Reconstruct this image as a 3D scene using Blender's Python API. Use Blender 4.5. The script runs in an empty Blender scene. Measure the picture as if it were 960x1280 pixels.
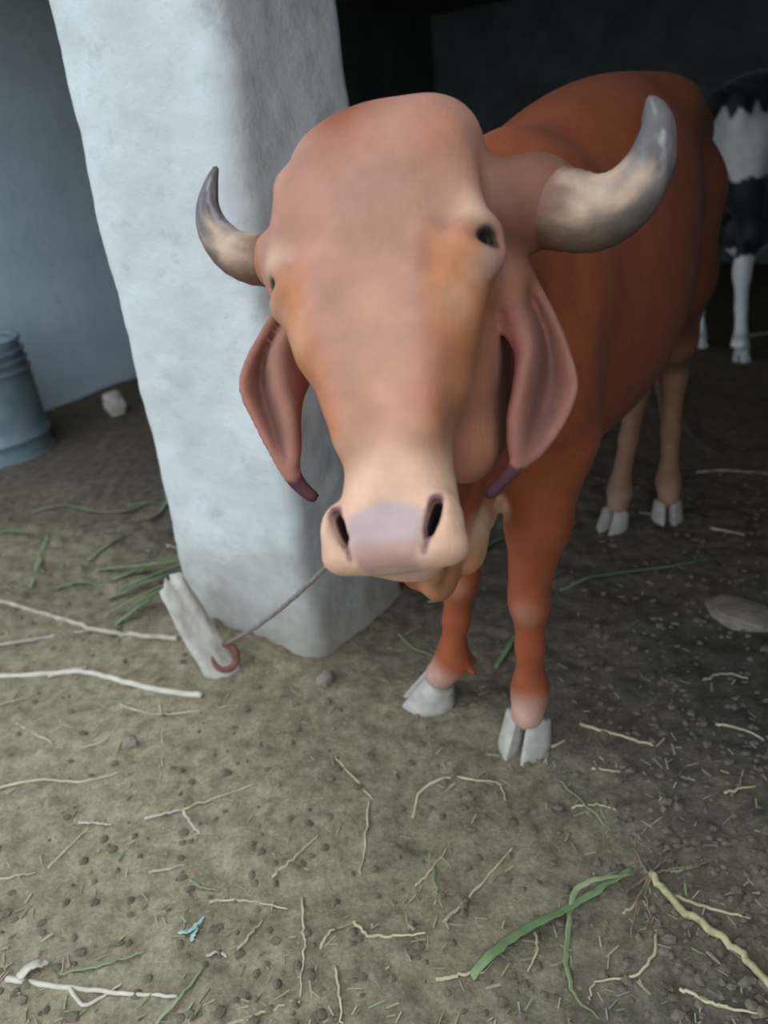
import bpy, bmesh, math, random
import numpy as np
from mathutils import Vector, Matrix

# ------------------------------------------------------------------ camera
F_PX = 961.0                       # focal length in pixels of the 960x1280 frame
PITCH = math.radians(25.6)
ROLL = (0.105, 0.9945)
CAM = np.array([0.0, 0.0, 1.25])
_r0 = np.array([1.0, 0, 0]); _u0 = np.array([0, math.sin(PITCH), math.cos(PITCH)])
FWD = np.array([0, math.cos(PITCH), -math.sin(PITCH)])
RGT = ROLL[1]*_r0 - ROLL[0]*_u0
UPV = ROLL[0]*_r0 + ROLL[1]*_u0
scn = bpy.context.scene
cd = bpy.data.cameras.new('camera'); cam = bpy.data.objects.new('camera', cd)
scn.collection.objects.link(cam)
cam.matrix_world = Matrix(((RGT[0], UPV[0], -FWD[0], CAM[0]), (RGT[1], UPV[1], -FWD[1], CAM[1]),
                           (RGT[2], UPV[2], -FWD[2], CAM[2]), (0, 0, 0, 1)))
cd.sensor_fit = 'VERTICAL'; cd.sensor_height = 36.0; cd.lens = F_PX/1280*36.0
cd.clip_start = 0.02
cd.dof.use_dof = True; cd.dof.focus_distance = 1.15; cd.dof.aperture_fstop = 2.8
scn.camera = cam

# ------------------------------------------------------------------ sky, exposure
w = bpy.data.worlds.new('overcast_sky'); scn.world = w; w.use_nodes = True
bg = w.node_tree.nodes['Background']
bg.inputs[0].default_value = (0.83, 0.935, 1.02, 1); bg.inputs[1].default_value = 1.0
vs = scn.view_settings
vs.view_transform = 'Standard'; vs.look = 'None'; vs.gamma = 1.0; vs.use_curve_mapping = False
vs.exposure = 1.15

# ------------------------------------------------------------------ helpers
RNG = np.random.default_rng(7); random.seed(7)
COL = scn.collection

def px_dir(px, py):
    d = (px-480)*RGT - (py-640)*UPV + F_PX*FWD
    return d
def cam_pt(px, py, depth):                       # point at given depth along the view axis
    return CAM + px_dir(px, py)*(depth/F_PX)
def gnd(px, py, z=0.0):                          # point of the ray on the horizontal plane z
    d = px_dir(px, py); t = (z-CAM[2])/d[2]
    return CAM + d*t

def _hash(ix, iy, iz, seed):
    h = (ix.astype(np.int64)*374761393 + iy.astype(np.int64)*668265263 + iz.astype(np.int64)*2147483647 + seed*1274126177) & 0x7fffffff
    h = ((h ^ (h >> 13))*1274126177) & 0x7fffffff
    h = ((h ^ (h >> 16))*668265263) & 0x7fffffff
    return ((h ^ (h >> 15)) & 0xffff)/65535.0
def vnoise(x, y, z=0.0, seed=0):                 # value noise -1..1
    x, y, z = np.broadcast_arrays(np.asarray(x, float), np.asarray(y, float), np.asarray(z, float))
    ix, iy, iz = np.floor(x), np.floor(y), np.floor(z)
    fx, fy, fz = x-ix, y-iy, z-iz
    fx, fy, fz = [f*f*(3-2*f) for f in (fx, fy, fz)]
    r = 0
    for a in (0, 1):
        for b in (0, 1):
            for c in (0, 1):
                r = r + _hash(ix+a, iy+b, iz+c, seed)*(fx if a else 1-fx)*(fy if b else 1-fy)*(fz if c else 1-fz)
    return r*2-1
def fbm(x, y, z=0.0, oct=4, seed=0):
    s, a = 0, 1.0
    for i in range(oct):
        s = s + a*vnoise(x*2**i, y*2**i, np.asarray(z)*2**i, seed+i*17); a *= .5
    return s

def tag(o, label=None, cat=None, group=None, kind=None):
    if label: o['label'] = label
    if cat: o['category'] = cat
    if group: o['group'] = group
    if kind: o['kind'] = kind
    return o
def mesh_obj(name, verts, faces, mat=None, parent=None, smooth=True):
    me = bpy.data.meshes.new(name)
    me.from_pydata([tuple(map(float, v)) for v in verts], [], [tuple(map(int, f)) for f in faces])
    if smooth: me.polygons.foreach_set('use_smooth', [True]*len(me.polygons))
    me.update()
    o = bpy.data.objects.new(name, me); COL.objects.link(o)
    if mat: me.materials.append(mat)
    if parent: o.parent = parent
    return o
def big_mesh(name, V, Q, mat=None, parent=None, smooth=True):    # numpy quads, fast
    me = bpy.data.meshes.new(name)
    n = len(Q); k = Q.shape[1]
    me.vertices.add(len(V)); me.vertices.foreach_set('co', V.astype(np.float32).ravel())
    me.loops.add(n*k); me.loops.foreach_set('vertex_index', Q.astype(np.int32).ravel())
    me.polygons.add(n); me.polygons.foreach_set('loop_start', np.arange(0, n*k, k, dtype=np.int32))
    me.polygons.foreach_set('use_smooth', np.full(n, smooth))
    me.update(calc_edges=True); me.validate()
    o = bpy.data.objects.new(name, me); COL.objects.link(o)
    if mat: me.materials.append(mat)
    if parent: o.parent = parent
    return o
def empty(name, loc=(0, 0, 0)):
    o = bpy.data.objects.new(name, None); COL.objects.link(o); o.location = loc; return o
def keep_parent(o, p):                            # p has only a location
    o.parent = p; o.matrix_parent_inverse = Matrix.Translation(-Vector(p.location))

# ---- materials
def mat(name):
    m = bpy.data.materials.new(name); m.use_nodes = True
    nt = m.node_tree; return m, nt, nt.nodes['Principled BSDF']
def simple(name, col, rough=.7, var=.25, scale=30., bump=.0, bscale=80., spec=.3, metal=0.):
    m, nt, p = mat(name)
    tc = nt.nodes.new('ShaderNodeTexCoord'); n = nt.nodes.new('ShaderNodeTexNoise')
    n.inputs['Scale'].default_value = scale; n.inputs['Detail'].default_value = 5
    nt.links.new(tc.outputs['Object'], n.inputs['Vector'])
    r = nt.nodes.new('ShaderNodeValToRGB')
    r.color_ramp.elements[0].position = .3; r.color_ramp.elements[1].position = .7
    r.color_ramp.elements[0].color = tuple(c*(1-var) for c in col)+(1,)
    r.color_ramp.elements[1].color = tuple(min(1, c*(1+var)) for c in col)+(1,)
    nt.links.new(n.outputs['Fac'], r.inputs['Fac']); nt.links.new(r.outputs['Color'], p.inputs['Base Color'])
    p.inputs['Roughness'].default_value = rough; p.inputs['Specular IOR Level'].default_value = spec
    p.inputs['Metallic'].default_value = metal
    if bump:
        n2 = nt.nodes.new('ShaderNodeTexNoise'); n2.inputs['Scale'].default_value = bscale; n2.inputs['Detail'].default_value = 6
        nt.links.new(tc.outputs['Object'], n2.inputs['Vector'])
        b = nt.nodes.new('ShaderNodeBump'); b.inputs['Strength'].default_value = bump; b.inputs['Distance'].default_value = .01
        nt.links.new(n2.outputs['Fac'], b.inputs['Height']); nt.links.new(b.outputs['Normal'], p.inputs['Normal'])
    return m
def attr_mat(name, attr, rough=.6, sheen=0., bump=.15, bscale=(90, 90, 90), var=.15, vscale=14., spec=.3):
    m, nt, p = mat(name)
    a = nt.nodes.new('ShaderNodeAttribute'); a.attribute_name = attr
    tc = nt.nodes.new('ShaderNodeTexCoord')
    n = nt.nodes.new('ShaderNodeTexNoise'); n.inputs['Scale'].default_value = vscale; n.inputs['Detail'].default_value = 6
    nt.links.new(tc.outputs['Object'], n.inputs['Vector'])
    mr = nt.nodes.new('ShaderNodeMapRange'); mr.inputs[1].default_value = .3; mr.inputs[2].default_value = .7
    mr.inputs[3].default_value = 1-var; mr.inputs[4].default_value = 1+var
    nt.links.new(n.outputs['Fac'], mr.inputs[0])
    mx = nt.nodes.new('ShaderNodeVectorMath'); mx.operation = 'SCALE'
    nt.links.new(a.outputs['Color'], mx.inputs[0]); nt.links.new(mr.outputs[0], mx.inputs['Scale'])
    nt.links.new(mx.outputs[0], p.inputs['Base Color'])
    p.inputs['Roughness'].default_value = rough; p.inputs['Specular IOR Level'].default_value = spec
    if sheen:
        p.inputs['Sheen Weight'].default_value = sheen; p.inputs['Sheen Roughness'].default_value = .5
    if bump:
        mp = nt.nodes.new('ShaderNodeMapping'); mp.inputs['Scale'].default_value = bscale
        nt.links.new(tc.outputs['Object'], mp.inputs[0])
        n2 = nt.nodes.new('ShaderNodeTexNoise'); n2.inputs['Scale'].default_value = 1.; n2.inputs['Detail'].default_value = 5
        nt.links.new(mp.outputs[0], n2.inputs['Vector'])
        b = nt.nodes.new('ShaderNodeBump'); b.inputs['Strength'].default_value = bump; b.inputs['Distance'].default_value = .006
        nt.links.new(n2.outputs['Fac'], b.inputs['Height']); nt.links.new(b.outputs['Normal'], p.inputs['Normal'])
    return m
def set_col(o, C, name='coat'):
    me = o.data; ca = me.color_attributes.new(name, 'FLOAT_COLOR', 'POINT')
    A = np.ones((len(C), 4), np.float32); A[:, :3] = C
    ca.data.foreach_set('color', A.ravel())

# ------------------------------------------------------------------ setting
E2 = np.array([math.cos(math.radians(55)), math.sin(math.radians(55))])   # into the shed
E1 = np.array([-E2[1], E2[0]])                                             # along its open front, to the left
K = np.array([-0.222, 1.700])                                              # near corner of the pillar
def shed(a, b): return K + a*E1 + b*E2
ROOF_Z = 2.28

def plaster(name, c0, c1, stain, bump=.35, splash=0.):
    m, nt, p = mat(name)
    tc = nt.nodes.new('ShaderNodeTexCoord')
    def noise(sc, det=6, ro=.6):
        n = nt.nodes.new('ShaderNodeTexNoise'); n.inputs['Scale'].default_value = sc
        n.inputs['Detail'].default_value = det; n.inputs['Roughness'].default_value = ro
        nt.links.new(tc.outputs['Object'], n.inputs['Vector']); return n
    n1 = noise(3.2); r = nt.nodes.new('ShaderNodeValToRGB')
    r.color_ramp.elements[0].position = .35; r.color_ramp.elements[1].position = .65
    r.color_ramp.elements[0].color = c0+(1,); r.color_ramp.elements[1].color = c1+(1,)
    nt.links.new(n1.outputs['Fac'], r.inputs['Fac'])
    n2 = noise(16., 8, .7); r2 = nt.nodes.new('ShaderNodeValToRGB')
    r2.color_ramp.elements[0].position = .56; r2.color_ramp.elements[1].position = .74
    r2.color_ramp.elements[0].color = (0, 0, 0, 1); r2.color_ramp.elements[1].color = (.55, .55, .55, 1)
    nt.links.new(n2.outputs['Fac'], r2.inputs['Fac'])
    mx = nt.nodes.new('ShaderNodeMix'); mx.data_type = 'RGBA'
    nt.links.new(r2.outputs['Color'], mx.inputs[0]); nt.links.new(r.outputs['Color'], mx.inputs[6])
    mx.inputs[7].default_value = stain+(1,)
    out = mx.outputs[2]
    if splash:
        sp = nt.nodes.new('ShaderNodeSeparateXYZ'); nt.links.new(tc.outputs['Object'], sp.inputs[0])
        n4 = noise(9., 7, .7); ad = nt.nodes.new('ShaderNodeMath'); ad.operation = 'MULTIPLY_ADD'
        nt.links.new(n4.outputs['Fac'], ad.inputs[0]); ad.inputs[1].default_value = -.55; nt.links.new(sp.outputs[2], ad.inputs[2])
        mr = nt.nodes.new('ShaderNodeMapRange'); mr.inputs[1].default_value = .12; mr.inputs[2].default_value = -.28
        mr.inputs[3].default_value = 0; mr.inputs[4].default_value = splash
        nt.links.new(ad.outputs[0], mr.inputs[0])
        m2 = nt.nodes.new('ShaderNodeMix'); m2.data_type = 'RGBA'; nt.links.new(mr.outputs[0], m2.inputs[0])
        nt.links.new(out, m2.inputs[6]); m2.inputs[7].default_value = (.26, .23, .18, 1); out = m2.outputs[2]
    nt.links.new(out, p.inputs['Base Color'])
    p.inputs['Roughness'].default_value = .9; p.inputs['Specular IOR Level'].default_value = .15
    n3 = noise(45., 8, .65); b = nt.nodes.new('ShaderNodeBump'); b.inputs['Strength'].default_value = bump; b.inputs['Distance'].default_value = .012
    nt.links.new(n3.outputs['Fac'], b.inputs['Height']); nt.links.new(b.outputs['Normal'], p.inputs['Normal'])
    return m
M_PILLAR = plaster('cement_plaster_pale', (.45, .475, .48), (.55, .58, .59), (.29, .305, .315), .35, .85)
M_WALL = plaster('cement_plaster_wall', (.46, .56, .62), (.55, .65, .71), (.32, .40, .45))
M_SHADE_PLASTER = plaster('shade_dark_plaster', (.075, .09, .09), (.11, .13, .13), (.05, .06, .06))  # plaster coloured dark to stand in for the unlit depth of the shed
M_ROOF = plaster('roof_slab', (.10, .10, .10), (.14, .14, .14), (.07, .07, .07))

FOOT_FLAT = []                                   # spots where the soil is trodden flat
def ground_h(x, y):
    x = np.asarray(x, float); y = np.asarray(y, float)
    h = .012*fbm(x*2.1, y*2.1, 0, 3, 3) + .007*fbm(x*9, y*9, 0, 3, 11) + .0035*fbm(x*42, y*42, 0, 2, 23)
    # rougher, churned soil to the right of the hooves and by the left wall
    ch = 1/(1+np.exp(-(x*1.1-y*.12-.42)*9))*np.clip(1.7-y, 0, 1)
    h = h + ch*.008*np.abs(fbm(x*24, y*24, 0, 3, 31))
    lf = np.exp(-(((x+1.25)/.45)**2+((y-2.6)/.55)**2))
    h = h + lf*(.02*np.abs(fbm(x*13, y*13, 0, 3, 37))+.01)
    ma = (x-K[0])*E1[0]+(y-K[1])*E1[1]; mb = (x-K[0])*E2[0]+(y-K[1])*E2[1]
    h = h + .045*np.exp(-((ma-.30)/.2)**2-((mb+.02)/.09)**2)*(1+.35*fbm(x*17, y*17, 0, 2, 53))
    for (fx, fy) in FOOT_FLAT:
        g = np.exp(-(((x-fx)**2+(y-fy)**2)/.075**2)**2)
        h = h*(1-g)
    return h
FOOT_FLAT += [(.24, 1.30), (.05, 1.51), (.95, 2.30), (.75, 2.28)]
def gz(x, y): return float(ground_h(np.array([x]), np.array([y]))[0])
def on_ground(px, py, lift=0.0):
    p = gnd(px, py); 
    for _ in range(3):
        p = gnd(px, py, gz(p[0], p[1])+lift)
    return p

# floor: one soil mesh, fine near the camera and coarse far away
def axis_steps(lo, flo, fhi, hi, fine, grow=1.12, mx=.6):
    a = list(np.arange(flo, fhi, fine)); s = fine; v = a[-1]
    while v < hi: s = min(s*grow, mx); v += s; a.append(v)
    s = fine; v = a[0]; b = []
    while v > lo: s = min(s*grow, mx); v -= s; b.append(v)
    return np.array(b[::-1]+a)
gx = axis_steps(-14, -1.3, 1.5, 14, .0105); gy = axis_steps(-14, .25, 2.7, 16, .0105)
GX, GY = np.meshgrid(gx, gy, indexing='ij'); GZ = ground_h(GX, GY)
nx, ny = GX.shape
idx = np.arange(nx*ny).reshape(nx, ny)
Q = np.stack([idx[:-1, :-1], idx[1:, :-1], idx[1:, 1:], idx[:-1, 1:]], -1).reshape(-1, 4)
def soil_mat():
    m, nt, p = mat('trampled_soil')
    tc = nt.nodes.new('ShaderNodeTexCoord')
    at = nt.nodes.new('ShaderNodeAttribute'); at.attribute_name = 'soil'
    def noise(sc, det=8, ro=.65):
        n = nt.nodes.new('ShaderNodeTexNoise'); n.inputs['Scale'].default_value = sc
        n.inputs['Detail'].default_value = det; n.inputs['Roughness'].default_value = ro
        nt.links.new(tc.outputs['Object'], n.inputs['Vector']); return n
    n1 = noise(22.); mr = nt.nodes.new('ShaderNodeMapRange')
    mr.inputs[1].default_value = .32; mr.inputs[2].default_value = .68; mr.inputs[3].default_value = .62; mr.inputs[4].default_value = 1.3
    nt.links.new(n1.outputs['Fac'], mr.inputs[0])
    n2 = noise(120., 4); mr2 = nt.nodes.new('ShaderNodeMapRange')
    mr2.inputs[1].default_value = .3; mr2.inputs[2].default_value = .7; mr2.inputs[3].default_value = .75; mr2.inputs[4].default_value = 1.25
    nt.links.new(n2.outputs['Fac'], mr2.inputs[0])
    mu = nt.nodes.new('ShaderNodeMath'); mu.operation = 'MULTIPLY'
    nt.links.new(mr.outputs[0], mu.inputs[0]); nt.links.new(mr2.outputs[0], mu.inputs[1])
    sc = nt.nodes.new('ShaderNodeVectorMath'); sc.operation = 'SCALE'
    nt.links.new(at.outputs['Color'], sc.inputs[0]); nt.links.new(mu.outputs[0], sc.inputs['Scale'])
    nt.links.new(sc.outputs[0], p.inputs['Base Color'])
    p.inputs['Roughness'].default_value = .95; p.inputs['Specular IOR Level'].default_value = .1
    b = nt.nodes.new('ShaderNodeBump'); b.inputs['Strength'].default_value = .6; b.inputs['Distance'].default_value = .012
    n3 = noise(75., 8, .7); nt.links.new(n3.outputs['Fac'], b.inputs['Height']); nt.links.new(b.outputs['Normal'], p.inputs['Normal'])
    return m
floor = big_mesh('floor', np.stack([GX, GY, GZ], -1).reshape(-1, 3), Q, soil_mat())
tag(floor, 'bare trampled brown earth floor of the cattle shed', None, kind='structure')
# soil colour: dry tan earth, dark manure-soaked muck and damp with ragged edges on the right, painted shade inside the shed
def soil_colour(x, y):
    n = fbm(x*3.1, y*3.1, 0, 4, 41); n2 = fbm(x*1.3, y*1.3, 0, 3, 47)
    dry = np.array([.25, .211, .146]); muck = np.array([.062, .058, .048]); inside_shade = np.array([.105, .085, .064])
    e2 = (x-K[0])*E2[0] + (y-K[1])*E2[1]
    k1 = 1/(1+np.exp(-((x-.35-.22*(y-.8))*7 + n*1.3)))
    k1 = k1*np.clip((2.1-y)/.5, 0, 1)
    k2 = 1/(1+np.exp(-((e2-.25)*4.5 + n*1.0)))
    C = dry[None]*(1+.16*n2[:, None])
    C = C*(1-k2[:, None]) + inside_shade*k2[:, None]
    C = C*(1-.92*k1[:, None]) + muck*.92*k1[:, None]
    return np.clip(C, .01, 1)
set_col(floor, soil_colour(GX.ravel(), GY.ravel()), 'soil')

def slab(name, pts, z0, z1, m, n=1):
    """vertical prism over a ground polygon"""
    V = [(p[0], p[1], z0) for p in pts]+[(p[0], p[1], z1) for p in pts]; k = len(pts)
    Fs = [tuple(range(k))[::-1], tuple(range(k, 2*k))]+[(i, (i+1) % k, k+(i+1) % k, k+i) for i in range(k)]
    return mesh_obj(name, V, Fs, m, smooth=False)
PIL_W, PIL_D = .487, .45
A_L, A_R, B_B, B_F = 3.0, -1.9, 6.3, -0.9
o = slab('wall_rear_left', [shed(A_L, 2.7), shed(A_L+.23, 2.7), shed(A_L+.23, B_B+.23), shed(A_L, B_B+.23)], -.1, ROOF_Z, M_SHADE_PLASTER)  # same side wall, split off so its far end carries painted shade
tag(o, 'plastered rear stretch of the side wall coloured dark for shade', kind='structure')
o = slab('wall_left', [shed(A_L, B_F), shed(A_L+.23, B_F), shed(A_L+.23, 2.7), shed(A_L, 2.7)], -.1, ROOF_Z, M_WALL)
tag(o, 'blue-grey cement plastered side wall behind the drum', kind='structure')
o = slab('wall_back', [shed(A_L, B_B), shed(A_R, B_B), shed(A_R, B_B+.23), shed(A_L, B_B+.23)], -.1, ROOF_Z, M_SHADE_PLASTER)
tag(o, 'cement plastered back wall behind the cattle coloured dark for shade', kind='structure')
o = slab('wall_right_sky_block', [shed(A_R, B_F), shed(A_R-.23, B_F), shed(A_R-.23, B_B+.23), shed(A_R, B_B+.23)], -.1, ROOF_Z, M_SHADE_PLASTER)  # added out of view to block sky light from the right
tag(o, 'unseen plastered side wall added on the right to block sky light', kind='structure')
o = slab('ceiling', [shed(A_L+.23, .75), shed(PIL_W+.1, .0), shed(.3, -.28), shed(A_R-.23, -.28), shed(A_R-.23, B_B+.23), shed(A_L+.23, B_B+.23)][::-1], ROOF_Z, ROOF_Z+.15, M_ROOF)  # unseen roof, set low and cut back at the left to steer the light
tag(o, 'flat grey roof slab over the shed', kind='structure')

# pillar: rounded rectangular section with uneven plaster
def pillar(w_, d_, z0, z1):
    pts, nrm = [], []
    r = .05
    cs = [((r, r), 180), ((w_-r, r), 270), ((w_-r, d_-r), 0), ((r, d_-r), 90)]
    # local axes: a along E1 (0..w), b along E2 (0..d)
    ring = []
    for (c, a0) in cs:
        for k in range(7):
            t = math.radians(a0+k*15)
            ring.append((c[0]+r*math.cos(t), c[1]+r*math.sin(t), math.cos(t), math.sin(t)))
    dense = []
    for i in range(len(ring)):
        p, q = ring[i], ring[(i+1) % len(ring)]
        L = math.hypot(q[0]-p[0], q[1]-p[1]); n = max(1, int(L/.014))
        for k in range(n):
            f = k/n; dense.append(tuple(p[j]*(1-f)+q[j]*f for j in range(4)))
    D = np.array(dense); zs = np.linspace(z0, z1, 190); nr = len(D)
    V = []
    for z in zs:
        a, b = D[:, 0], D[:, 1]
        X = K[0]+a*E1[0]+b*E2[0]; Y = K[1]+a*E1[1]+b*E2[1]
        disp = .010*fbm(X*3.2, Y*3.2, z*2.6, 3, 5)+.0035*fbm(X*15, Y*15, z*15, 3, 9)
        disp = disp + .02*np.exp(-z/.06)*(0.5+.5*vnoise(X*9, Y*9, z*9, 3))
        NX = D[:, 2]*E1[0]+D[:, 3]*E2[0]; NY = D[:, 2]*E1[1]+D[:, 3]*E2[1]
        V.append(np.stack([X+NX*disp, Y+NY*disp, np.full(nr, z)], -1))
    V = np.concatenate(V); nz = len(zs)
    I = np.arange(nr*nz).reshape(nz, nr); J = np.roll(I, -1, 1)
    Qd = np.stack([I[:-1], I[1:], J[1:], J[:-1]], -1).reshape(-1, 4)
    return big_mesh('concrete_pillar', V, Qd, M_PILLAR)
tag(pillar(PIL_W, PIL_D, -.08, ROOF_Z), 'thick pale cement plastered pillar standing beside the brown cow', 'pillar')

# ------------------------------------------------------------------ implicit modelling for the animals
def smin(a, b, k):
    h = np.maximum(k-np.abs(a-b), 0)/k
    return np.minimum(a, b)-h*h*k*.25
class Field:
    def __init__(s, xs, ys, zs):
        s.ax = (np.asarray(xs, np.float32), np.asarray(ys, np.float32), np.asarray(zs, np.float32))
        s.F = np.full((len(xs), len(ys), len(zs)), 1., np.float32)
    def _box(s, lo, hi):
        sl = []
        for a, l, h in zip(s.ax, lo, hi):
            i0 = max(0, int(np.searchsorted(a, l))-1); i1 = min(len(a), int(np.searchsorted(a, h))+1)
            if i1 <= i0: return None, None
            sl.append(slice(i0, i1))
        P = (s.ax[0][sl[0]][:, None, None], s.ax[1][sl[1]][None, :, None], s.ax[2][sl[2]][None, None, :])
        return tuple(sl), P
    def put(s, fn, lo, hi, k=.02, sub=False):
        m = k+.02
        sl, P = s._box(np.asarray(lo)-m, np.asarray(hi)+m)
        if sl is None: return
        f = fn(*P).astype(np.float32)
        if sub: s.F[sl] = -smin(-s.F[sl], f, k)
        else: s.F[sl] = smin(s.F[sl], f, k)
    def cone(s, a, b, ra, rb, k=.02, sub=False):
        a = np.asarray(a, float); b = np.asarray(b, float); d = b-a; L = float(d@d)+1e-9
        def fn(x, y, z):
            t = np.clip(((x-a[0])*d[0]+(y-a[1])*d[1]+(z-a[2])*d[2])/L, 0, 1)
            return np.sqrt((x-a[0]-t*d[0])**2+(y-a[1]-t*d[1])**2+(z-a[2]-t*d[2])**2)-(ra+(rb-ra)*t)
        r = max(ra, rb)
        s.put(fn, np.minimum(a, b)-r, np.maximum(a, b)+r, k, sub)
    def chain(s, pts, rad, k=.02, sub=False):
        for i in range(len(pts)-1): s.cone(pts[i], pts[i+1], rad[i], rad[i+1], k, sub)
    def ell(s, c, r, axes=None, k=.02, sub=False):
        c = np.asarray(c, float); r = np.asarray(r, float)
        A = np.eye(3) if axes is None else np.asarray(axes, float)
        def fn(x, y, z):
            u = [(x-c[0])*A[i][0]+(y-c[1])*A[i][1]+(z-c[2])*A[i][2] for i in range(3)]
            k0 = np.sqrt(sum((u[i]/r[i])**2 for i in range(3)))+1e-6
            k1 = np.sqrt(sum((u[i]/r[i]**2)**2 for i in range(3)))+1e-6
            return k0*(k0-1)/k1
        ext = np.sqrt(((A*r[:, None])**2).sum(0))
        s.put(fn, c-ext, c+ext, k, sub)
    def cloud(s, P, R, k=.01):                   # sheet given as a dense point cloud
        P = np.asarray(P, float); R = np.broadcast_to(np.asarray(R, float), (len(P),)); st = .06
        lo, hi = P.min(0)-.03, P.max(0)+.03
        for x0 in np.arange(lo[0], hi[0], st):
            for y0 in np.arange(lo[1], hi[1], st):
                for z0 in np.arange(lo[2], hi[2], st):
                    c = np.array([x0, y0, z0])
                    sel = ((P > c-.035) & (P < c+st+.035)).all(1)
                    if not sel.any(): continue
                    pp, rr = P[sel], R[sel]
                    sl = []
                    for a, l in zip(s.ax, c):
                        i0 = int(np.searchsorted(a, l)); i1 = int(np.searchsorted(a, l+st)); sl.append(slice(i0, i1))
                    if any(q.stop <= q.start for q in sl): continue
                    G = np.stack(np.meshgrid(*[s.ax[i][sl[i]] for i in range(3)], indexing='ij'), -1)
                    g = G.reshape(-1, 3).astype(np.float32)
                    d2 = (g**2).sum(1)[:, None]+(pp**2).sum(1)[None]-2*g@pp.T.astype(np.float32)
                    f = (np.sqrt(np.maximum(d2, 0))-rr[None]).min(1).reshape(G.shape[:3]).astype(np.float32)
                    s.F[tuple(sl)] = smin(s.F[tuple(sl)], f, k)
    def mesh(s, smooth=3):
        Fd = s.F; S = Fd < 0
        n = [d-1 for d in Fd.shape]
        cnt = np.zeros(n, np.int8)
        cor = [(a, b, c) for a in (0, 1) for b in (0, 1) for c in (0, 1)]
        for a, b, c in cor: cnt += S[a:n[0]+a, b:n[1]+b, c:n[2]+c]
        act = np.argwhere((cnt > 0) & (cnt < 8)); del cnt
        idx = np.full(n, -1, np.int32); idx[act[:, 0], act[:, 1], act[:, 2]] = np.arange(len(act))
        acc = np.zeros((len(act), 3)); num = np.zeros(len(act))
        val = {}
        for q in cor: val[q] = Fd[act[:, 0]+q[0], act[:, 1]+q[1], act[:, 2]+q[2]].astype(float)
        for q in cor:
            for d in range(3):
                if q[d]: continue
                q2 = tuple(1 if i == d else q[i] for i in range(3))
                v0, v1 = val[q], val[q2]; m = (v0 < 0) != (v1 < 0)
                t = np.where(m, v0/np.where(m, v0-v1, 1), 0)
                for i in range(3):
                    base = s.ax[i][act[:, i]+q[i]].astype(float)
                    if i == d: base = base+t*(s.ax[i][act[:, i]+1]-s.ax[i][act[:, i]])
                    acc[:, i] += np.where(m, base, 0)
                num += m
        V = acc/num[:, None]
        quads = []
        for d in range(3):
            e, f = (d+1) % 3, (d+2) % 3
            sa = [slice(None)]*3; sb = [slice(None)]*3
            sa[d] = slice(0, -1); sb[d] = slice(1, None)
            for ax in (e, f):
                sa[ax] = slice(1, -1); sb[ax] = slice(1, -1)
            A, B = S[tuple(sa)], S[tuple(sb)]
            for flip, mk in ((0, A & ~B), (1, ~A & B)):
                p = np.argwhere(mk)
                for ax in (e, f): p[:, ax] += 1
                def at(i, j):
                    c = p.copy(); c[:, e] -= i; c[:, f] -= j
                    return idx[c[:, 0], c[:, 1], c[:, 2]]
                qd = [at(1, 1), at(0, 1), at(0, 0), at(1, 0)]
                if flip: qd = qd[::-1]
                quads.append(np.stack(qd, -1))
        Qd = np.concatenate(quads); Qd = Qd[(Qd >= 0).all(1)]
        ed = np.concatenate([Qd[:, [0, 1]], Qd[:, [1, 2]], Qd[:, [2, 3]], Qd[:, [3, 0]]])
        deg = np.bincount(ed[:, 0], minlength=len(V))+np.bincount(ed[:, 1], minlength=len(V))
        for it in range(smooth):
            for lam in (.5, -.47):
                a = np.zeros_like(V)
                for i in range(3):
                    a[:, i] = np.bincount(ed[:, 0], V[ed[:, 1], i], len(V))+np.bincount(ed[:, 1], V[ed[:, 0], i], len(V))
                V = V+lam*(a/np.maximum(deg, 1)[:, None]-V)
        return V, Qd

def interp_table(T, t):
    T = np.asarray(T, float)
    # smooth interpolation: resample the table with a cubic first
    xs = T[:, 0]; n = len(xs)
    tt = np.linspace(xs[0], xs[-1], 400); out = []
    for j in range(1, T.shape[1]):
        y = T[:, j]; m = np.gradient(y, xs)
        i = np.clip(np.searchsorted(xs, tt)-1, 0, n-2); h = xs[i+1]-xs[i]; u = (tt-xs[i])/h
        yy = (2*u**3-3*u**2+1)*y[i]+(u**3-2*u**2+u)*h*m[i]+(-2*u**3+3*u**2)*y[i+1]+(u**3-u**2)*h*m[i+1]
        out.append(np.interp(t, tt, yy))
    return out

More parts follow.
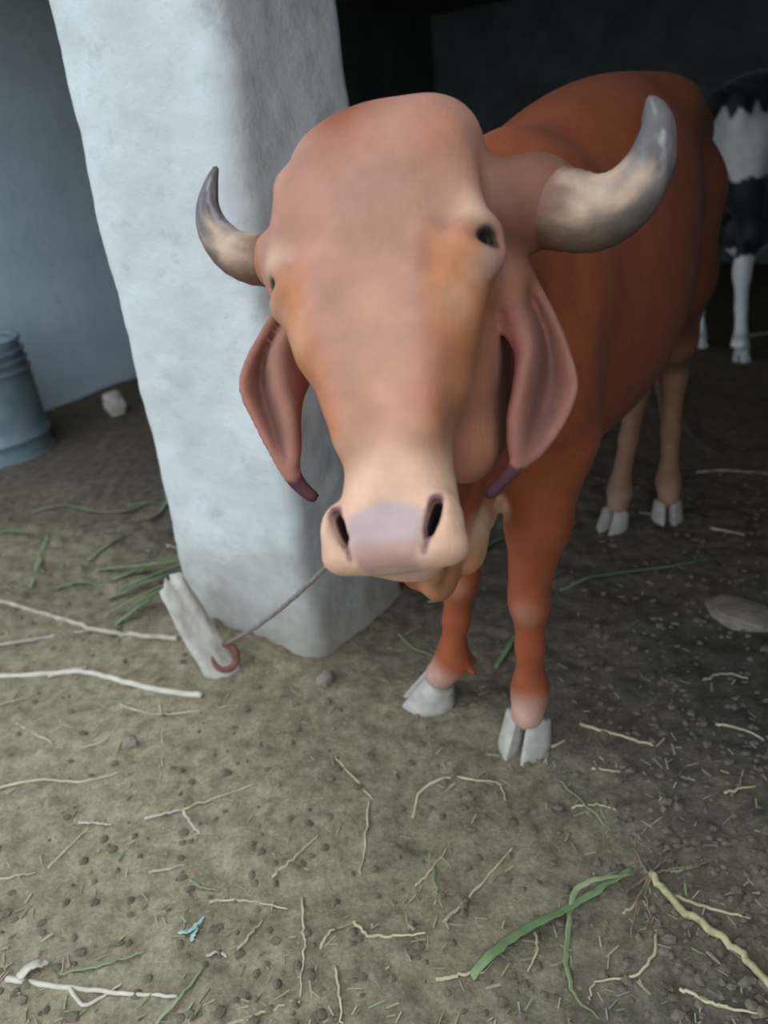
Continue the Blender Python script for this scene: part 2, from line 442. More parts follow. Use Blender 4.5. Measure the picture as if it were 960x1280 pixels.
def loft(field, O, A, B, N, T, p=2.3, k=.03, taper=0.):
    """solid along A: rows (a, half width along B, upper along N, lower along N)"""
    T = np.asarray(T, float); O, A, B, N = [np.asarray(q, float) for q in (O, A, B, N)]
    wm = T[:, 1].max(); lo, hi = [], []
    C = np.array([O+A*a+B*b+N*c for a in (T[0, 0], T[-1, 0]) for b in (-wm, wm) for c in (T[:, 3].min(), T[:, 2].max())])
    def fn(x, y, z):
        x, y, z = np.broadcast_arrays(x-O[0], y-O[1], z-O[2])
        a = x*A[0]+y*A[1]+z*A[2]; b = x*B[0]+y*B[1]+z*B[2]; c = x*N[0]+y*N[1]+z*N[2]
        wv, up, dn = interp_table(T, np.clip(a, T[0, 0], T[-1, 0]))
        wv = np.maximum(wv, .006); hv = np.maximum((up-dn)/2, .006); cm = (up+dn)/2
        u = (c-cm)/hv
        we = wv*(1-taper*np.clip((1-u)/2, 0, 1)) if taper >= 0 else wv*(1+taper*np.clip((1+u)/2, 0, 1))
        k0 = (np.abs(b/we)**p+np.abs(u)**p)**(1/p)
        f = (k0-1)*np.minimum(we, hv)
        over = np.maximum(np.maximum(T[0, 0]-a, a-T[-1, 0]), 0)
        return np.where(over > 0, np.sqrt(np.maximum(f, 0)**2+over**2)+.001, f)
    field.put(fn, C.min(0), C.max(0), k)

TORSO = [(-.24, .02, 1.00, .90), (-.20, .08, 1.08, .78), (-.12, .135, 1.16, .67), (0, .175, 1.175, .60), (.15, .205, 1.215, .575),
         (.35, .235, 1.285, .565), (.6, .235, 1.335, .57), (.8, .20, 1.345, .60), (1.0, .155, 1.335, .67),
         (1.12, .135, 1.325, .74), (1.22, .11, 1.30, .82), (1.30, .08, 1.24, .92), (1.335, .02, 1.12, 1.02)]
def cow_body(fd, O, A, legs, hump=True, sc=1.0):
    """torso, quarters and legs; legs = dict of joint lists in world space"""
    Z = np.array([0, 0, 1.]); A3 = np.array([A[0], A[1], 0]); S3 = np.array([A[1], -A[0], 0]); O3 = np.array([O[0], O[1], 0])
    L = lambda t, s, z: O3+A3*t*sc+S3*s*sc+Z*z*sc
    loft(fd, O3, A3, S3, Z, np.array(TORSO)*sc, 2.25, .03)
    if hump:
        fd.ell(L(.10, .02, 1.15), np.array([.16, .055, .095])*sc, [A3, S3, Z], .07)
    for s in (-1, 1):
        fd.ell(L(.90, .095*s, 1.255), np.array([.10, .05, .045])*sc, [A3, S3, Z], .08)       # hook bone
        fd.ell(L(1.22, .065*s, 1.20), np.array([.07, .04, .05])*sc, [A3, S3, Z], .06)      # pin bone
        fd.ell(L(.06, .10*s, 1.0), np.array([.17, .07, .20])*sc, [A3, S3, Z], .10)         # shoulder blade
    for s, key in ((1, 'FL'), (-1, 'FR')):
        J = legs[key]                                                        # knee, fetlock, coronet
        sh = L(-.05, .115*s, .86); el = L(.02, .125*s, .72)
        fd.cone(L(.06, .09*s, .98), sh, .085*sc, .095*sc, .10)
        fd.cone(sh, el, .10*sc, .088*sc, .07)
        mid = el*.5+J[0]*.5
        fd.chain([el, mid, J[0]+np.array([0, 0, .04])], [.09*sc, .062*sc, .043*sc], .03)
        fd.ell(J[0], np.array([.043, .045, .055])*sc, None, .02)
        fd.chain([J[0], J[0]*.5+J[1]*.5, J[1]+np.array([0, 0, .03]), J[1]], [.038*sc, .029*sc, .031*sc, .04*sc], .02)
        fd.chain([J[1], J[2]], [.039*sc, .037*sc], .02)
    for s, key in ((1, 'RL'), (-1, 'RR')):
        J = legs[key]                                                        # hock, fetlock, coronet
        hip = L(1.06, .07*s, 1.05); st = L(.97, .095*s, .81)
        fd.cone(hip, st, .13*sc, .09*sc, .07)
        fd.cone(L(1.17, .075*s, 1.05), L(1.17, .085*s, .80), .09*sc, .078*sc, .06)
        gk = st*.45+J[0]*.55+A3*.02
        fd.cone(L(1.16, .09*s, .82), gk, .075*sc, .055*sc, .05)
        fd.chain([st, gk, J[0]+np.array([0, 0, .05])], [.08*sc, .055*sc, .044*sc], .04)
        fd.cone(J[0]+np.array([0, 0, .03])+A3*.02, J[0]+np.array([0, 0, .17])+A3*.035, .022*sc, .018*sc, .03)
        fd.ell(J[0], np.array([.042, .05, .06])*sc, None, .025)
        fd.chain([J[0], J[0]*.5+J[1]*.5, J[1]+np.array([0, 0, .03]), J[1]], [.038*sc, .029*sc, .031*sc, .039*sc], .02)
        fd.chain([J[1], J[2]], [.038*sc, .035*sc], .02)
    for key in legs:                                                         # dewclaws
        J = legs[key]; d = J[2]-J[1]; d[2] = 0; d /= (np.linalg.norm(d)+1e-6); q = np.array([d[1], -d[0], 0])
        for s in (-1, 1): fd.cone(J[1]-d*.03+q*.02*s, J[1]-d*.048+q*.024*s-np.array([0, 0, .022]), .012*sc, .008*sc, .008)
    return L

HEAD = [(-.046, .045, -.030, -.078), (-.038, .066, -.012, -.092), (-.024, .0765, -.003, -.108), (-.005, .079, .0, -.118), (.025, .077, .0, -.123),
        (.048, .073, -.004, -.13), (.08, .068, -.005, -.14), (.14, .068, .0, -.155), (.20, .076, .008, -.18),
        (.26, .085, .017, -.20), (.31, .107, .027, -.215), (.36, .126, .034, -.22), (.41, .136, .034, -.21),
        (.45, .118, .026, -.19), (.48, .094, .008, -.165), (.505, .066, -.02, -.13), (.522, .02, -.05, -.09)]
EYE_S, EYE_V, EYE_N = .110, .311, -.028
def eye_frame(H, S, N, sg):
    c, k = math.cos(math.radians(30)), math.sin(math.radians(30))
    return H(EYE_S*sg, EYE_V, EYE_N), S*sg*c+N*k, -S*sg*k+N*c
def cow_head(fd, M, S, V, N, fine=True):
    H = lambda s, v, n: M+S*s+V*v+N*n
    loft(fd, M, V, S, N, HEAD, 2.25, .03, taper=.22)
    ax = [S, V, N]
    fd.ell(H(.056, .464, -.040), (.076, .064, .060), ax, .05)
    fd.ell(H(-.044, .472, -.042), (.072, .058, .058), ax, .05)
    fd.ell(H(.0, .466, -.045), (.06, .055, .058), ax, .04)
    for s in (-1, 1):
        fd.ell(H(.060*s, .26, -.145), (.030, .10, .070), ax, .05)                # jaw muscle
        fd.cone(H(.072*s, .30, -.002), H(.042*s, .11, -.014), .020, .016, .04)    # edge of the nasal bone
        fd.cone(H(.098*s, .43, .0), H(.118*s, EYE_V+.034, -.014), .022, .018, .03)   # brow crest
        fd.cone(H(.080*s, .29, -.042), H(.056*s, .17, -.055), .030, .022, .06)    # cheek below the eye
        fd.ell(H(.060*s, .000, -.020), (.021, .032, .026), ax, .016)             # nostril wing
        fd.ell(H(.058*s, -.029, -.028), (.024, .018, .026), ax, .016)            # upper lip
    fd.cone(H(-.026, -.024, -.022), H(.026, -.024, -.022), .022, .022, .02)
    fd.cone(H(0, -.014, -.080), H(0, -.01, -.10), .034, .042, .03)               # chin
    if fine:
        for s in (-1, 1):
            fd.ell(H(.082*s, .285, .036), (.012, .03, .016), ax, .02, sub=True)  # hollow in front of the eye
            fd.chain([H(.059*s, .020, .006), H(.056*s, .0, .006), H(.042*s, -.032, .002)], [.008, .0085, .004], .008, sub=True)
            for q in range(7):
                f_ = q/6; a_, b_, r_ = .060-.011*f_, .017-.030*f_, .0058+.0014*math.sin(math.pi*f_)-.0012*f_
                fd.cone(H(a_*s, b_, .0), H((a_-.008)*s, b_-.006, -.045), r_, r_, .004, sub=True)
            ec, eo, et = eye_frame(H, S, N, s)
            fd.ell(ec+eo*.026, (.020, .020, .027), [eo, V, et], .008, sub=True)                     # eye socket
            up, lo = [], []
            for i in range(11):
                a = math.pi*i/10; c = math.cos(a); si = math.sin(a)
                up.append(ec+et*.030*c+V*(.024*si-.006*c)+eo*(.010+.012*si))
                lo.append(ec+et*.030*c+V*(-.021*si-.006*c)+eo*(.012+.008*si))
            fd.chain(up, [.0072]*11, .012); fd.chain(lo, [.0055]*11, .012)
            fd.cone(ec-V*.028-eo*.004, H(.088*s, EYE_V-.085, -.026), .014, .012, .05)               # skin below the eye
    return H

# ------------------------------------------------------------------ the brown cow
BO = np.array([.21, 1.42]); BA = np.array([.586, .81]); BA /= np.linalg.norm(BA)
P3 = lambda x, y, z: np.array([x, y, z], float)
blegs = {'FL': [P3(.285, 1.365, .355), P3(.283, 1.362, .125), P3(.270, 1.335, .080)],
         'FR': [P3(.155, 1.490, .36), P3(.128, 1.497, .125), P3(.095, 1.503, .080)],
         'RL': [P3(.985, 2.405, .465), P3(.975, 2.365, .12), P3(.968, 2.335, .075)],
         'RR': [P3(.865, 2.40, .455), P3(.800, 2.335, .12), P3(.786, 2.312, .075)]}
toes = {'FL': P3(.222, 1.268, 0), 'FR': P3(-.008, 1.517, 0), 'RL': P3(.945, 2.262, 0), 'RR': P3(.722, 2.255, 0)}
def fine_axis(lo, f0, f1, hi, fine, coarse):
    return np.concatenate([np.arange(lo, f0, coarse), np.arange(f0, f1, fine), np.arange(f1, hi, coarse)])
fd = Field(fine_axis(-.36, -.34, .36, 1.35, .0042, .0085), fine_axis(.62, .63, 1.16, 2.78, .0042, .0085), fine_axis(-.03, .60, 1.36, 1.48, .0044, .0085))
BL = cow_body(fd, BO, BA, blegs)
# head frame in camera coordinates, then world
c2w = lambda v: v[0]*RGT+v[1]*UPV+v[2]*FWD
HM = cam_pt(480, 655, .82)
v_ = np.array([-.024, .502, .110]); v_ /= np.linalg.norm(v_)
n0 = np.array([0, 0, -1.]); n0 -= v_*(n0@v_); n0 /= np.linalg.norm(n0)
s0 = np.cross(v_, n0)
if s0[0] < 0: s0 = -s0
yw = math.radians(20)
n_ = math.cos(yw)*n0-math.sin(yw)*s0; s_ = math.cos(yw)*s0+math.sin(yw)*n0
HS, HV, HN = c2w(s_), c2w(v_), c2w(n_)
BH = cow_head(fd, HM, HS, HV, HN)
# neck and dewlap
nb = BH(0, .37, -.15); nt_ = BH(0, .22, -.15)
fd.cone(nb, BL(.02, .01, 1.07), .09, .12, .06)
fd.cone(nb*.5+nt_*.5, BL(-.10, 0, 1.0), .10, .16, .06)
fd.cone(nt_, BL(-.12, 0, .86), .085, .14, .06)
fd.cone(BH(.045, .13, -.20), BL(-.14, .03, .84), .045, .12, .05)
def catmull(P, n):
    P = np.asarray(P, float); m = len(P); out = []
    tt = np.linspace(0, m-1, n)
    for t in tt:
        i = min(int(t), m-2); u = t-i
        p0, p1, p2, p3 = P[max(i-1, 0)], P[i], P[i+1], P[min(i+2, m-1)]
        out.append(.5*(2*p1+(p2-p0)*u+(2*p0-5*p1+4*p2-p3)*u*u+(3*p1-p0-3*p2+p3)*u**3))
    return np.array(out)
def sheet(rows, nu, nv):
    R = np.array([catmull(r, nv) for r in rows])
    return np.stack([catmull(R[:, j], nu) for j in range(nv)], 1)
dl_top = [P3(.04, 1.00, .93), P3(.07, 1.10, .84), P3(.12, 1.20, .78), P3(.18, 1.34, .74), P3(.24, 1.48, .70)]
dl_bot = [P3(.03, .985, .86), P3(.055, 1.08, .68), P3(.085, 1.145, .545), P3(.150, 1.215, .575), P3(.215, 1.36, .585)]
DS = sheet([[t*(1-f)+b*f for f in (0, .33, .66, 1.)] for t, b in zip(dl_top, dl_bot)], 70, 50)
ph = np.linspace(0, 1, 70)[:, None]*16; fr = np.linspace(0, 1, 50)[None]
DS[:, :, 0] += .008*np.sin(ph+3*fr)*fr; DS[:, :, 1] += .004*np.cos(ph*1.3)*fr
fd.cloud(DS.reshape(-1, 3), np.broadcast_to(.028-.010*fr+.006*np.sin(ph*2.1+9*fr)*fr, (70, 50)).ravel(), .03)
fd.cloud((DS[18:42, 26:]-np.array([.035, -.02, -.012])).reshape(-1, 3), .017, .03)
# horn sleeves
def pts_px(L): return [cam_pt(*q) for q in L]
HORN_R = [((640, 244, .955), .052), ((668, 252, .935), .0485), ((705, 262, .915), .047), ((745, 266, .895), .043), ((783, 247, .875), .0365),
          ((810, 210, .87), .029), ((822, 168, .87), .0205), ((819, 140, .87), .0145), ((813, 124, .872), .006)]
HORN_L = [((358, 325, 1.0), .036), ((340, 325, 1.01), .0345), ((315, 324, 1.02), .0325), ((288, 312, 1.03), .0285), ((267, 286, 1.03), .0225),
          ((260, 258, 1.025), .0155), ((264, 230, 1.02), .0095), ((270, 210, 1.015), .004)]
pr = pts_px([h[0] for h in HORN_R]); pl = pts_px([h[0] for h in HORN_L])
fd.cone(BH(.060, .415, -.10), pr[1], .062, .047, .03); fd.cone(BH(.075, .385, -.13), pr[1], .06, .048, .03); fd.cone(pr[1], pr[2]*.3+pr[1]*.7, .0490, .0478, .01)
fd.cone(BH(-.07, .40, -.11), pl[0], .058, .040, .04); fd.cone(pl[0], pl[1]*.5+pl[0]*.5, .0385, .0355, .01)
# ears: folded leaves hanging beside the cheeks
EAR_L = [[(360, 362, .985), (366, 360, .98), (373, 362, .975), (380, 366, .975)],
         [(340, 400, 1.015), (353, 402, 1.03), (368, 400, .985), (386, 398, 1.005)],
         [(313, 448, 1.03), (333, 450, 1.055), (351, 440, 1.0), (394, 438, 1.045)],
         [(304, 485, 1.03), (331, 488, 1.055), (352, 480, 1.0), (388, 465, 1.05)],
         [(322, 528, 1.03), (342, 530, 1.045), (363, 520, 1.0), (373, 505, 1.03)],
         [(344, 570, 1.025), (354, 572, 1.03), (367, 565, 1.01), (372, 554, 1.02)],
         [(357, 592, 1.02), (361, 595, 1.02), (366, 592, 1.015), (370, 586, 1.02)],
         [(370, 608, 1.02), (373, 609, 1.02), (376, 607, 1.02), (378, 604, 1.02)],
         [(388, 622, 1.02), (390, 623, 1.02), (392, 622, 1.02), (393, 620, 1.02)]]
EAR_R = [[(656, 340, .955), (646, 340, .95), (634, 342, .945), (624, 350, .945)],
         [(677, 370, .97), (662, 376, .985), (642, 372, .945), (622, 374, .95)],
         [(698, 412, .98), (679, 420, 1.0), (657, 412, .95), (634, 412, .965)],
         [(714, 460, .98), (683, 456, 1.0), (660, 440, .95), (648, 442, .965)],
         [(717, 488, .98), (681, 490, 1.0), (653, 480, .95), (646, 482, .965)],
         [(703, 525, .975), (671, 525, .985), (645, 518, .95), (639, 522, .96)],
         [(677, 562, .97), (660, 560, .965), (644, 553, .95), (639, 556, .955)],
         [(655, 580, .96), (650, 582, .958), (645, 580, .955), (642, 578, .955)],
         [(637, 597, .955), (634, 599, .955), (631, 598, .955), (629, 596, .955)],
         [(614, 618, .955), (612, 619, .955), (611, 618, .955), (610, 616, .955)]]
def ear(fd, rows):
    G = sheet([[cam_pt(*q) for q in r] for r in rows], 90, 44)
    fd.cloud(G.reshape(-1, 3), .0062, .012)
    return G
GE_L = ear(fd, EAR_L); GE_R = ear(fd, EAR_R)
fd.cone(BH(-.10, .31, -.09), cam_pt(368, 366, .985), .03, .016, .03)
fd.cone(BH(.105, .31, -.09), cam_pt(640, 345, .95), .03, .018, .03)
# tail
fd.chain([BL(1.27, 0, 1.24), BL(1.36, 0, 1.12), BL(1.38, .0, .80), BL(1.37, .0, .50)], [.035, .026, .018, .014], .03)
fd.chain([BL(1.37, .0, .50), BL(1.37, .0, .40), BL(1.36, .0, .26)], [.02, .034, .008], .02)
V, Qd = fd.mesh(3)

def sstep(a, b, x):
    t = np.clip((x-a)/(b-a), 0, 1); return t*t*(3-2*t)
def near(V, c, r, soft):
    return 1-sstep(r-soft, r+soft, np.sqrt(((V-c)**2).sum(1)))
def mixc(C, col, k): return C*(1-k[:, None])+np.array(col)[None]*k[:, None]
def coat_colour(V):
    n = fbm(V[:, 0]*5, V[:, 1]*5, V[:, 2]*5, 3, 61)
    d = V-HM; s = d@HS; v = d@HV; nn = d@HN
    body = np.array([.250, .064, .026])
    C = np.repeat(body[None], len(V), 0)*(1+.10*n[:, None])
    t = (V[:, :2]-BO)@BA
    C = mixc(C, (.14, .048, .026), sstep(.6, 1.2, t)*.75*sstep(.5, .8, V[:, 2]))           # painted shade, deepening towards the rump
    C = mixc(C, (.235, .125, .078), sstep(.80, .42, V[:, 2])*sstep(.7, .9, t))                  # pale hind shanks
    hd = sstep(-.34, -.20, nn)*sstep(1.34, 1.16, V[:, 1]) * (np.abs(s) < .30)*sstep(-.15, -.08, v)
    C = mixc(C, (.36, .150, .090), hd*.9)
    front = hd*sstep(-.11, -.03, nn)*(np.abs(s) < .16)
    C = mixc(C, (.345, .172, .125), front*sstep(.06, .2, v)*.9*(1+.15*n))
    C = mixc(C, (.43, .225, .145), front*np.exp(-(s/.055)**2)*sstep(.38, .2, v)*.8)
    C = mixc(C, (.38, .135, .045), hd*sstep(-.13, -.06, nn)*(np.abs(s) < .13)*sstep(.045, .085, np.abs(s)+.03*n)*sstep(.36, .27, v)*sstep(.04, .12, v)*.75)   # orange cheeks
    C = mixc(C, (.22, .052, .018), hd*np.exp(-((s+.024)/.046)**2-((v-.505)/.062)**2)*.95)       # tuft on the poll
    C = mixc(C, (.31, .11, .05), hd*np.exp(-((s-.095)/.03)**2-((v-.43)/.04)**2)*.6)
    C = mixc(C, (.55, .335, .23), hd*sstep(.125, .035, v)*sstep(-.16, -.1, nn)*.95)            # pale muzzle
    hw = .043+.30*np.minimum(v+.005, 0)
    pad = (1-sstep(hw-.005, hw+.006, np.abs(s)))*sstep(-.056, -.045, v)*sstep(.026, .012, v-.006*np.cos(s*60))*sstep(-.05, -.03, nn)
    C = mixc(C, (.36, .275, .285), pad*.85)
    C = mixc(C, (.36, .205, .16), pad*sstep(-.010, -.028, v+.008*n)*.85)
    for sg in (-1, 1):
        ec, eo, et = eye_frame(BH, HS, HN, sg)
        C = mixc(C, (.54, .37, .26), near(V, ec+eo*.02+HV*.030+et*.012, .022, .016)*.6)
        C = mixc(C, (.52, .35, .25), near(V, ec+eo*.016-HV*.030+et*.008, .018, .014)*.55)
        C = mixc(C, (.46, .27, .165), near(V, BH((EYE_S-.014)*sg, EYE_V-.075, EYE_N+.03), .022, .018)*.4)
        C = mixc(C, (.035, .025, .022), near(V, ec+eo*.012, .0245, .004))
        a, b = BH(.058*sg, .020, -.004), BH(.042*sg, -.032, -.006)
        tt = np.clip(((V-a)@(b-a))/((b-a)@(b-a)), 0, 1)
        ds = np.sqrt(((V-a-tt[:, None]*(b-a))**2).sum(1))+.004*tt
        C = mixc(C, (.12, .055, .06), 1-sstep(.006, .0115, ds))
        a, b = BH(.057*sg, .010, -.006), BH(.050*sg, -.004, -.06)
        tt = np.clip(((V-a)@(b-a))/((b-a)@(b-a)), 0, 1)
        C = mixc(C, (.05, .022, .025), (1-sstep(.018, .024, np.sqrt(((V-a-tt[:, None]*(b-a))**2).sum(1))))*sstep(-.012, -.02, nn))
    C = mixc(C, (.16, .065, .042), hd*sstep(.10, .16, s)*sstep(.30, .38, v)*sstep(-.02, -.08, nn)*.85)   # darker brown skin at the horn base
    C = mixc(C, (.15, .062, .040), near(V, pr[1]*.8+pr[2]*.2, .085, .035)*.9)                     # brown skin at the horn roots
    # ears
    for G, tip in ((GE_L, 1), (GE_R, 1)):
        P = G.reshape(-1, 3); lo, hi = P.min(0)-.01, P.max(0)+.01
        sel = np.where(((V > lo) & (V < hi)).all(1))[0]
        dm = np.full(len(sel), 9.); im = np.zeros(len(sel), int)
        for c0 in range(0, len(sel), 4000):
            q = V[sel[c0:c0+4000]]
            D = (q**2).sum(1)[:, None]+(P**2).sum(1)[None]-2*q@P.T
            im[c0:c0+4000] = D.argmin(1); dm[c0:c0+4000] = D.min(1)
        u = im//44/89.; vv = im % 44/43.
        m = np.sqrt(np.maximum(dm, 0)) < .0085
        k = np.zeros(len(V)); k[sel[m]] = sstep(.03, .12, u[m])
        C = mixc(C, (.27, .115, .082), k)
        k[:] = 0; k[sel[m]] = (1-sstep(.12, .3, np.abs(vv[m]-.33)))*sstep(.1, .3, u[m])*sstep(.75, .55, u[m])
        C = mixc(C, (.12, .05, .042), k*.85)  # shadow in the ear hollow painted into the coat
        k[:] = 0; k[sel[m]] = sstep(.72, .8, vv[m])*sstep(.1, .2, u[m])
        C = mixc(C, (.36, .12, .095), k*.9)
        k[:] = 0; k[sel[m]] = sstep(.78, .82, u[m])
        C = mixc(C, (.07, .025, .03), k)
    # lower legs, pasterns, belly line, dewlap edge
    for key in ('FL', 'FR', 'RL', 'RR'):
        J = blegs[key]
        C = mixc(C, (.42, .255, .20), near(V, J[2]-P3(0, 0, .01), .062, .025)*(.9 if key[0] == 'F' else .35))
        if key[0] == 'F': C = mixc(C, (.44, .27, .20), near(V, J[0]+P3(-.02, -.04, -.01), .030, .02)*.28)
    P = DS[:, 38:].reshape(-1, 3)[::7]
    sel = np.where((V[:, 2] < .75) & (V[:, 1] < 1.45) & (V[:, 1] > .95))[0]
    D = np.sqrt(((V[sel][:, None]-P[None])**2).sum(2).min(1)) if len(sel) < 60000 else None
    if D is not None:
        k = np.zeros(len(V)); k[sel] = 1-sstep(.02, .05, D)
        C = mixc(C, (.36, .16, .08), k*.8); C = mixc(C, (.50, .32, .20), k*.8*sstep(1.16, 1.22, V[:, 1]))
    return np.clip(C, .004, 1)
M_COAT = attr_mat('red_brown_hide', 'coat', .62, .03, .22, (150, 150, 60), .12, 22., .16)
cow = empty('cow', (float(BO[0]), float(BO[1]), 0))
tag(cow, 'reddish-brown humped cow with curved horns and drooping ears facing out of the shed', 'cow')
body = big_mesh('body', V, Qd, M_COAT); set_col(body, coat_colour(V)); keep_parent(body, cow)

# horns
def horn(name, pts, rad, parent, label):
    C = catmull(pts, 60); R = catmull(np.array(rad)[:, None], 60)[:, 0]
    T = np.gradient(C, axis=0); T /= np.linalg.norm(T, axis=1)[:, None]
    up = FWD.copy(); nr = 28; Vv = []; col = []
    L = np.r_[0, np.cumsum(np.linalg.norm(np.diff(C, axis=0), axis=1))]; f = L/L[-1]
    for i in range(60):
        a = np.cross(T[i], up); a /= np.linalg.norm(a); b = np.cross(a, T[i])
        th = np.arange(nr)*2*math.pi/nr
        rr = R[i]*(1+.016*math.sin(L[i]*420)*(1-f[i])+.018*vnoise(np.cos(th)*2, np.sin(th)*2, L[i]*30, 71))
        P = C[i]+np.outer(np.cos(th)*rr, a)+np.outer(np.sin(th)*rr, b); Vv.append(P)
        base = np.array([.40, .28, .20]); dark = np.array([.105, .092, .098])
        nz = fbm(np.cos(th)*2, np.sin(th)*2, L[i]*22, 3, 77)
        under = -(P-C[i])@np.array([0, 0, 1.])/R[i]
        k = sstep(.32, .72, f[i]+.16*nz+.08*under)
        c = base*(1-k[:, None])+dark*k[:, None]
        k2 = sstep(.25, .75, nz)*sstep(.35, .6, f[i])*.75                       # worn pale streaks on the dark horn
        c = c*(1-k2[:, None])+np.array([.36, .335, .33])*k2[:, None]
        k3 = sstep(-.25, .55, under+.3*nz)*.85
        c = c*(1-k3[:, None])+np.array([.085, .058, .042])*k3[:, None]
        k4 = sstep(.36, .10, f[i]+.08*nz)[:, None]*.9
        col.append(c*(1-k4)+np.array([.125, .055, .035])*k4)
    Vv = np.concatenate(Vv+[C[-1:]+T[-1:]*R[-1]*.8, C[:1]]); col = np.concatenate(col+[np.array([[.2, .19, .2]]), np.array([[.5, .4, .3]])])
    I = np.arange(60*nr).reshape(60, nr); J = np.roll(I, -1, 1)
    Fq = np.stack([I[:-1], J[:-1], J[1:], I[1:]], -1).reshape(-1, 4).tolist()
    Fq += [(I[-1, k], J[-1, k], 60*nr) for k in range(nr)]+[(J[0, k], I[0, k], 60*nr+1) for k in range(nr)]
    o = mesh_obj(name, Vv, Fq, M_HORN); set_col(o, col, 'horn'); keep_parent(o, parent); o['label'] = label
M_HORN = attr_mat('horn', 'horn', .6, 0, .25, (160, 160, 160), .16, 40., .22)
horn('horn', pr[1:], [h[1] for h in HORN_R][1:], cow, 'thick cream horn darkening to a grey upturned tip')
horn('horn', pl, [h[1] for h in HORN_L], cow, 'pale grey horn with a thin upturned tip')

# eyes
def ellipsoid_mesh(name, c, r, axes, m, seg=24, rings=14):
    Vv, Fq = [], []
    for i in range(rings+1):
        ph = math.pi*i/rings
        for j in range(seg):
            th = 2*math.pi*j/seg
            u = (r[0]*math.sin(ph)*math.cos(th), r[1]*math.sin(ph)*math.sin(th), r[2]*math.cos(ph))
            Vv.append(c+axes[0]*u[0]+axes[1]*u[1]+axes[2]*u[2])
    for i in range(rings):
        for j in range(seg):
            Fq.append((i*seg+j, (i+1)*seg+j, (i+1)*seg+(j+1) % seg, i*seg+(j+1) % seg))
    return mesh_obj(name, Vv, Fq, m)
M_EYE = simple('eye_dark', (.010, .008, .007), .08, .1, 20, 0, 80, .6)
for sg in (-1, 1):
    o = ellipsoid_mesh('eye', BH(EYE_S*sg, EYE_V, EYE_N), (.0270, .0235, .029), (eye_frame(BH, HS, HN, sg)[1], HV, eye_frame(BH, HS, HN, sg)[2]), M_EYE); keep_parent(o, cow); o['label'] = 'dark glossy eye'

# hooves: each claw of each foot
def claw(foot, toe, side, m, parent, length=.10, width=.05, height=.066, z0=-.004):
    d = toe-foot; d[2] = 0; d /= np.linalg.norm(d); q = np.array([d[1], -d[0], 0])*side
    Vv = []; nseg = 24; lev = [0, .06, .3, .6, .85, .97, 1.0]
    tip = np.array([toe[0], toe[1], z0])
    for l in lev:
        sh = .94 if l == 0 else (.90 if l == 1 else 1)
        for k in range(nseg):
            th = 2*math.pi*k/nseg; c, si = math.cos(th), math.sin(th)
            f = c*.5+.5                                                      # 0 heel .. 1 toe
            toe_x = -height*.78*l                                            # the front wall slopes back
            heel_x = -length+length*.02*l
            x = heel_x+(toe_x-heel_x)*(.5+.5*c*sh)
            bul = math.sqrt(max(0, 1-c*c))
            y_in = .0025+.010*max(0, c)**3*(1-.5*l)
            y_out = width*(.55+.45*bul)*(1-.34*max(0, c)**2)*(1-.15*l)*sh
            mid = (y_in+y_out)/2*(1-.0)
            hw = (y_out-y_in)/2
            y = mid+hw*np.sign(si)*abs(si)**.6
            z = height*l*(.66+.34*f)
            Vv.append(tip+d*x+q*y+np.array([0, 0, z]))
    n = len(lev); Fq = []
    for i in range(n-1):
        for k in range(nseg):
            Fq.append((i*nseg+k, i*nseg+(k+1) % nseg, (i+1)*nseg+(k+1) % nseg, (i+1)*nseg+k))
    Fq.append(tuple(range(nseg))[::-1]); Fq.append(tuple(range((n-1)*nseg, n*nseg)))
    o = mesh_obj('hoof_claw', Vv, Fq, m); keep_parent(o, parent)
    return o
M_HOOF = simple('hoof_grey', (.36, .335, .30), .6, .18, 40, .2, 60, .3)
for key in ('FL', 'FR', 'RL', 'RR'):
    for sd in (-1, 1): claw(blegs[key][1], toes[key].copy(), sd, M_HOOF, cow, .135 if key[0] == 'F' else .12, .060 if key[0] == 'F' else .052, .084 if key[0] == 'F' else .075)

# ------------------------------------------------------------------ the black and white cow further back
HO_F = gnd(925, 452); HO_R = gnd(873, 436)          # its two hind feet
HA = np.array([.80, .60])                            # heading away to the right
hs = np.array([HA[1], -HA[0]])
c_h = (HO_F[:2]+HO_R[:2])/2
# local: t runs from the front feet (0) to the hind feet (1.16) and the head is at -t
TA = -HA
OH = c_h-TA*1.16
Z1 = np.array([0, 0, 1.])
TA3 = np.array([TA[0], TA[1], 0]); TS3 = np.array([TA[1], -TA[0], 0]); OH3 = np.array([OH[0], OH[1], 0])
lp = lambda t, s, z: OH3+TA3*t+TS3*s+Z1*z
hl, ht = {}, {}
for key, t, s in (('FL', 0, .11), ('FR', .04, -.11)):
    hl[key] = [lp(t-.01, s, .37), lp(t, s, .115), lp(t-.04, s, .062)]; ht[key] = lp(t-.10, s, 0)
sF = (HO_F[:2]-OH)@np.array([TA[1], -TA[0]]); tF = (HO_F[:2]-OH)@TA
sR = (HO_R[:2]-OH)@np.array([TA[1], -TA[0]]); tR = (HO_R[:2]-OH)@TA
near_key, far_key = ('RL', 'RR') if sF > sR else ('RR', 'RL')
for key, t, s in ((near_key, tF, sF), (far_key, tR, sR)):
    hl[key] = [lp(t+.06, s*.95, .47), lp(t+.02, s, .115), lp(t-.015, s, .062)]; ht[key] = lp(t-.075, s, 0)
lo = np.minimum(lp(-.95, -.45, 0), lp(1.6, .45, 0)); hi = np.maximum(lp(-.95, .45, 0), lp(1.6, -.45, 0))
allc = np.array([lp(t, s, 0) for t in (-.95, 1.6) for s in (-.45, .45)])
fh = Field(np.arange(allc[:, 0].min(), allc[:, 0].max(), .014), np.arange(allc[:, 1].min(), allc[:, 1].max(), .014), np.arange(-.03, 1.55, .013))
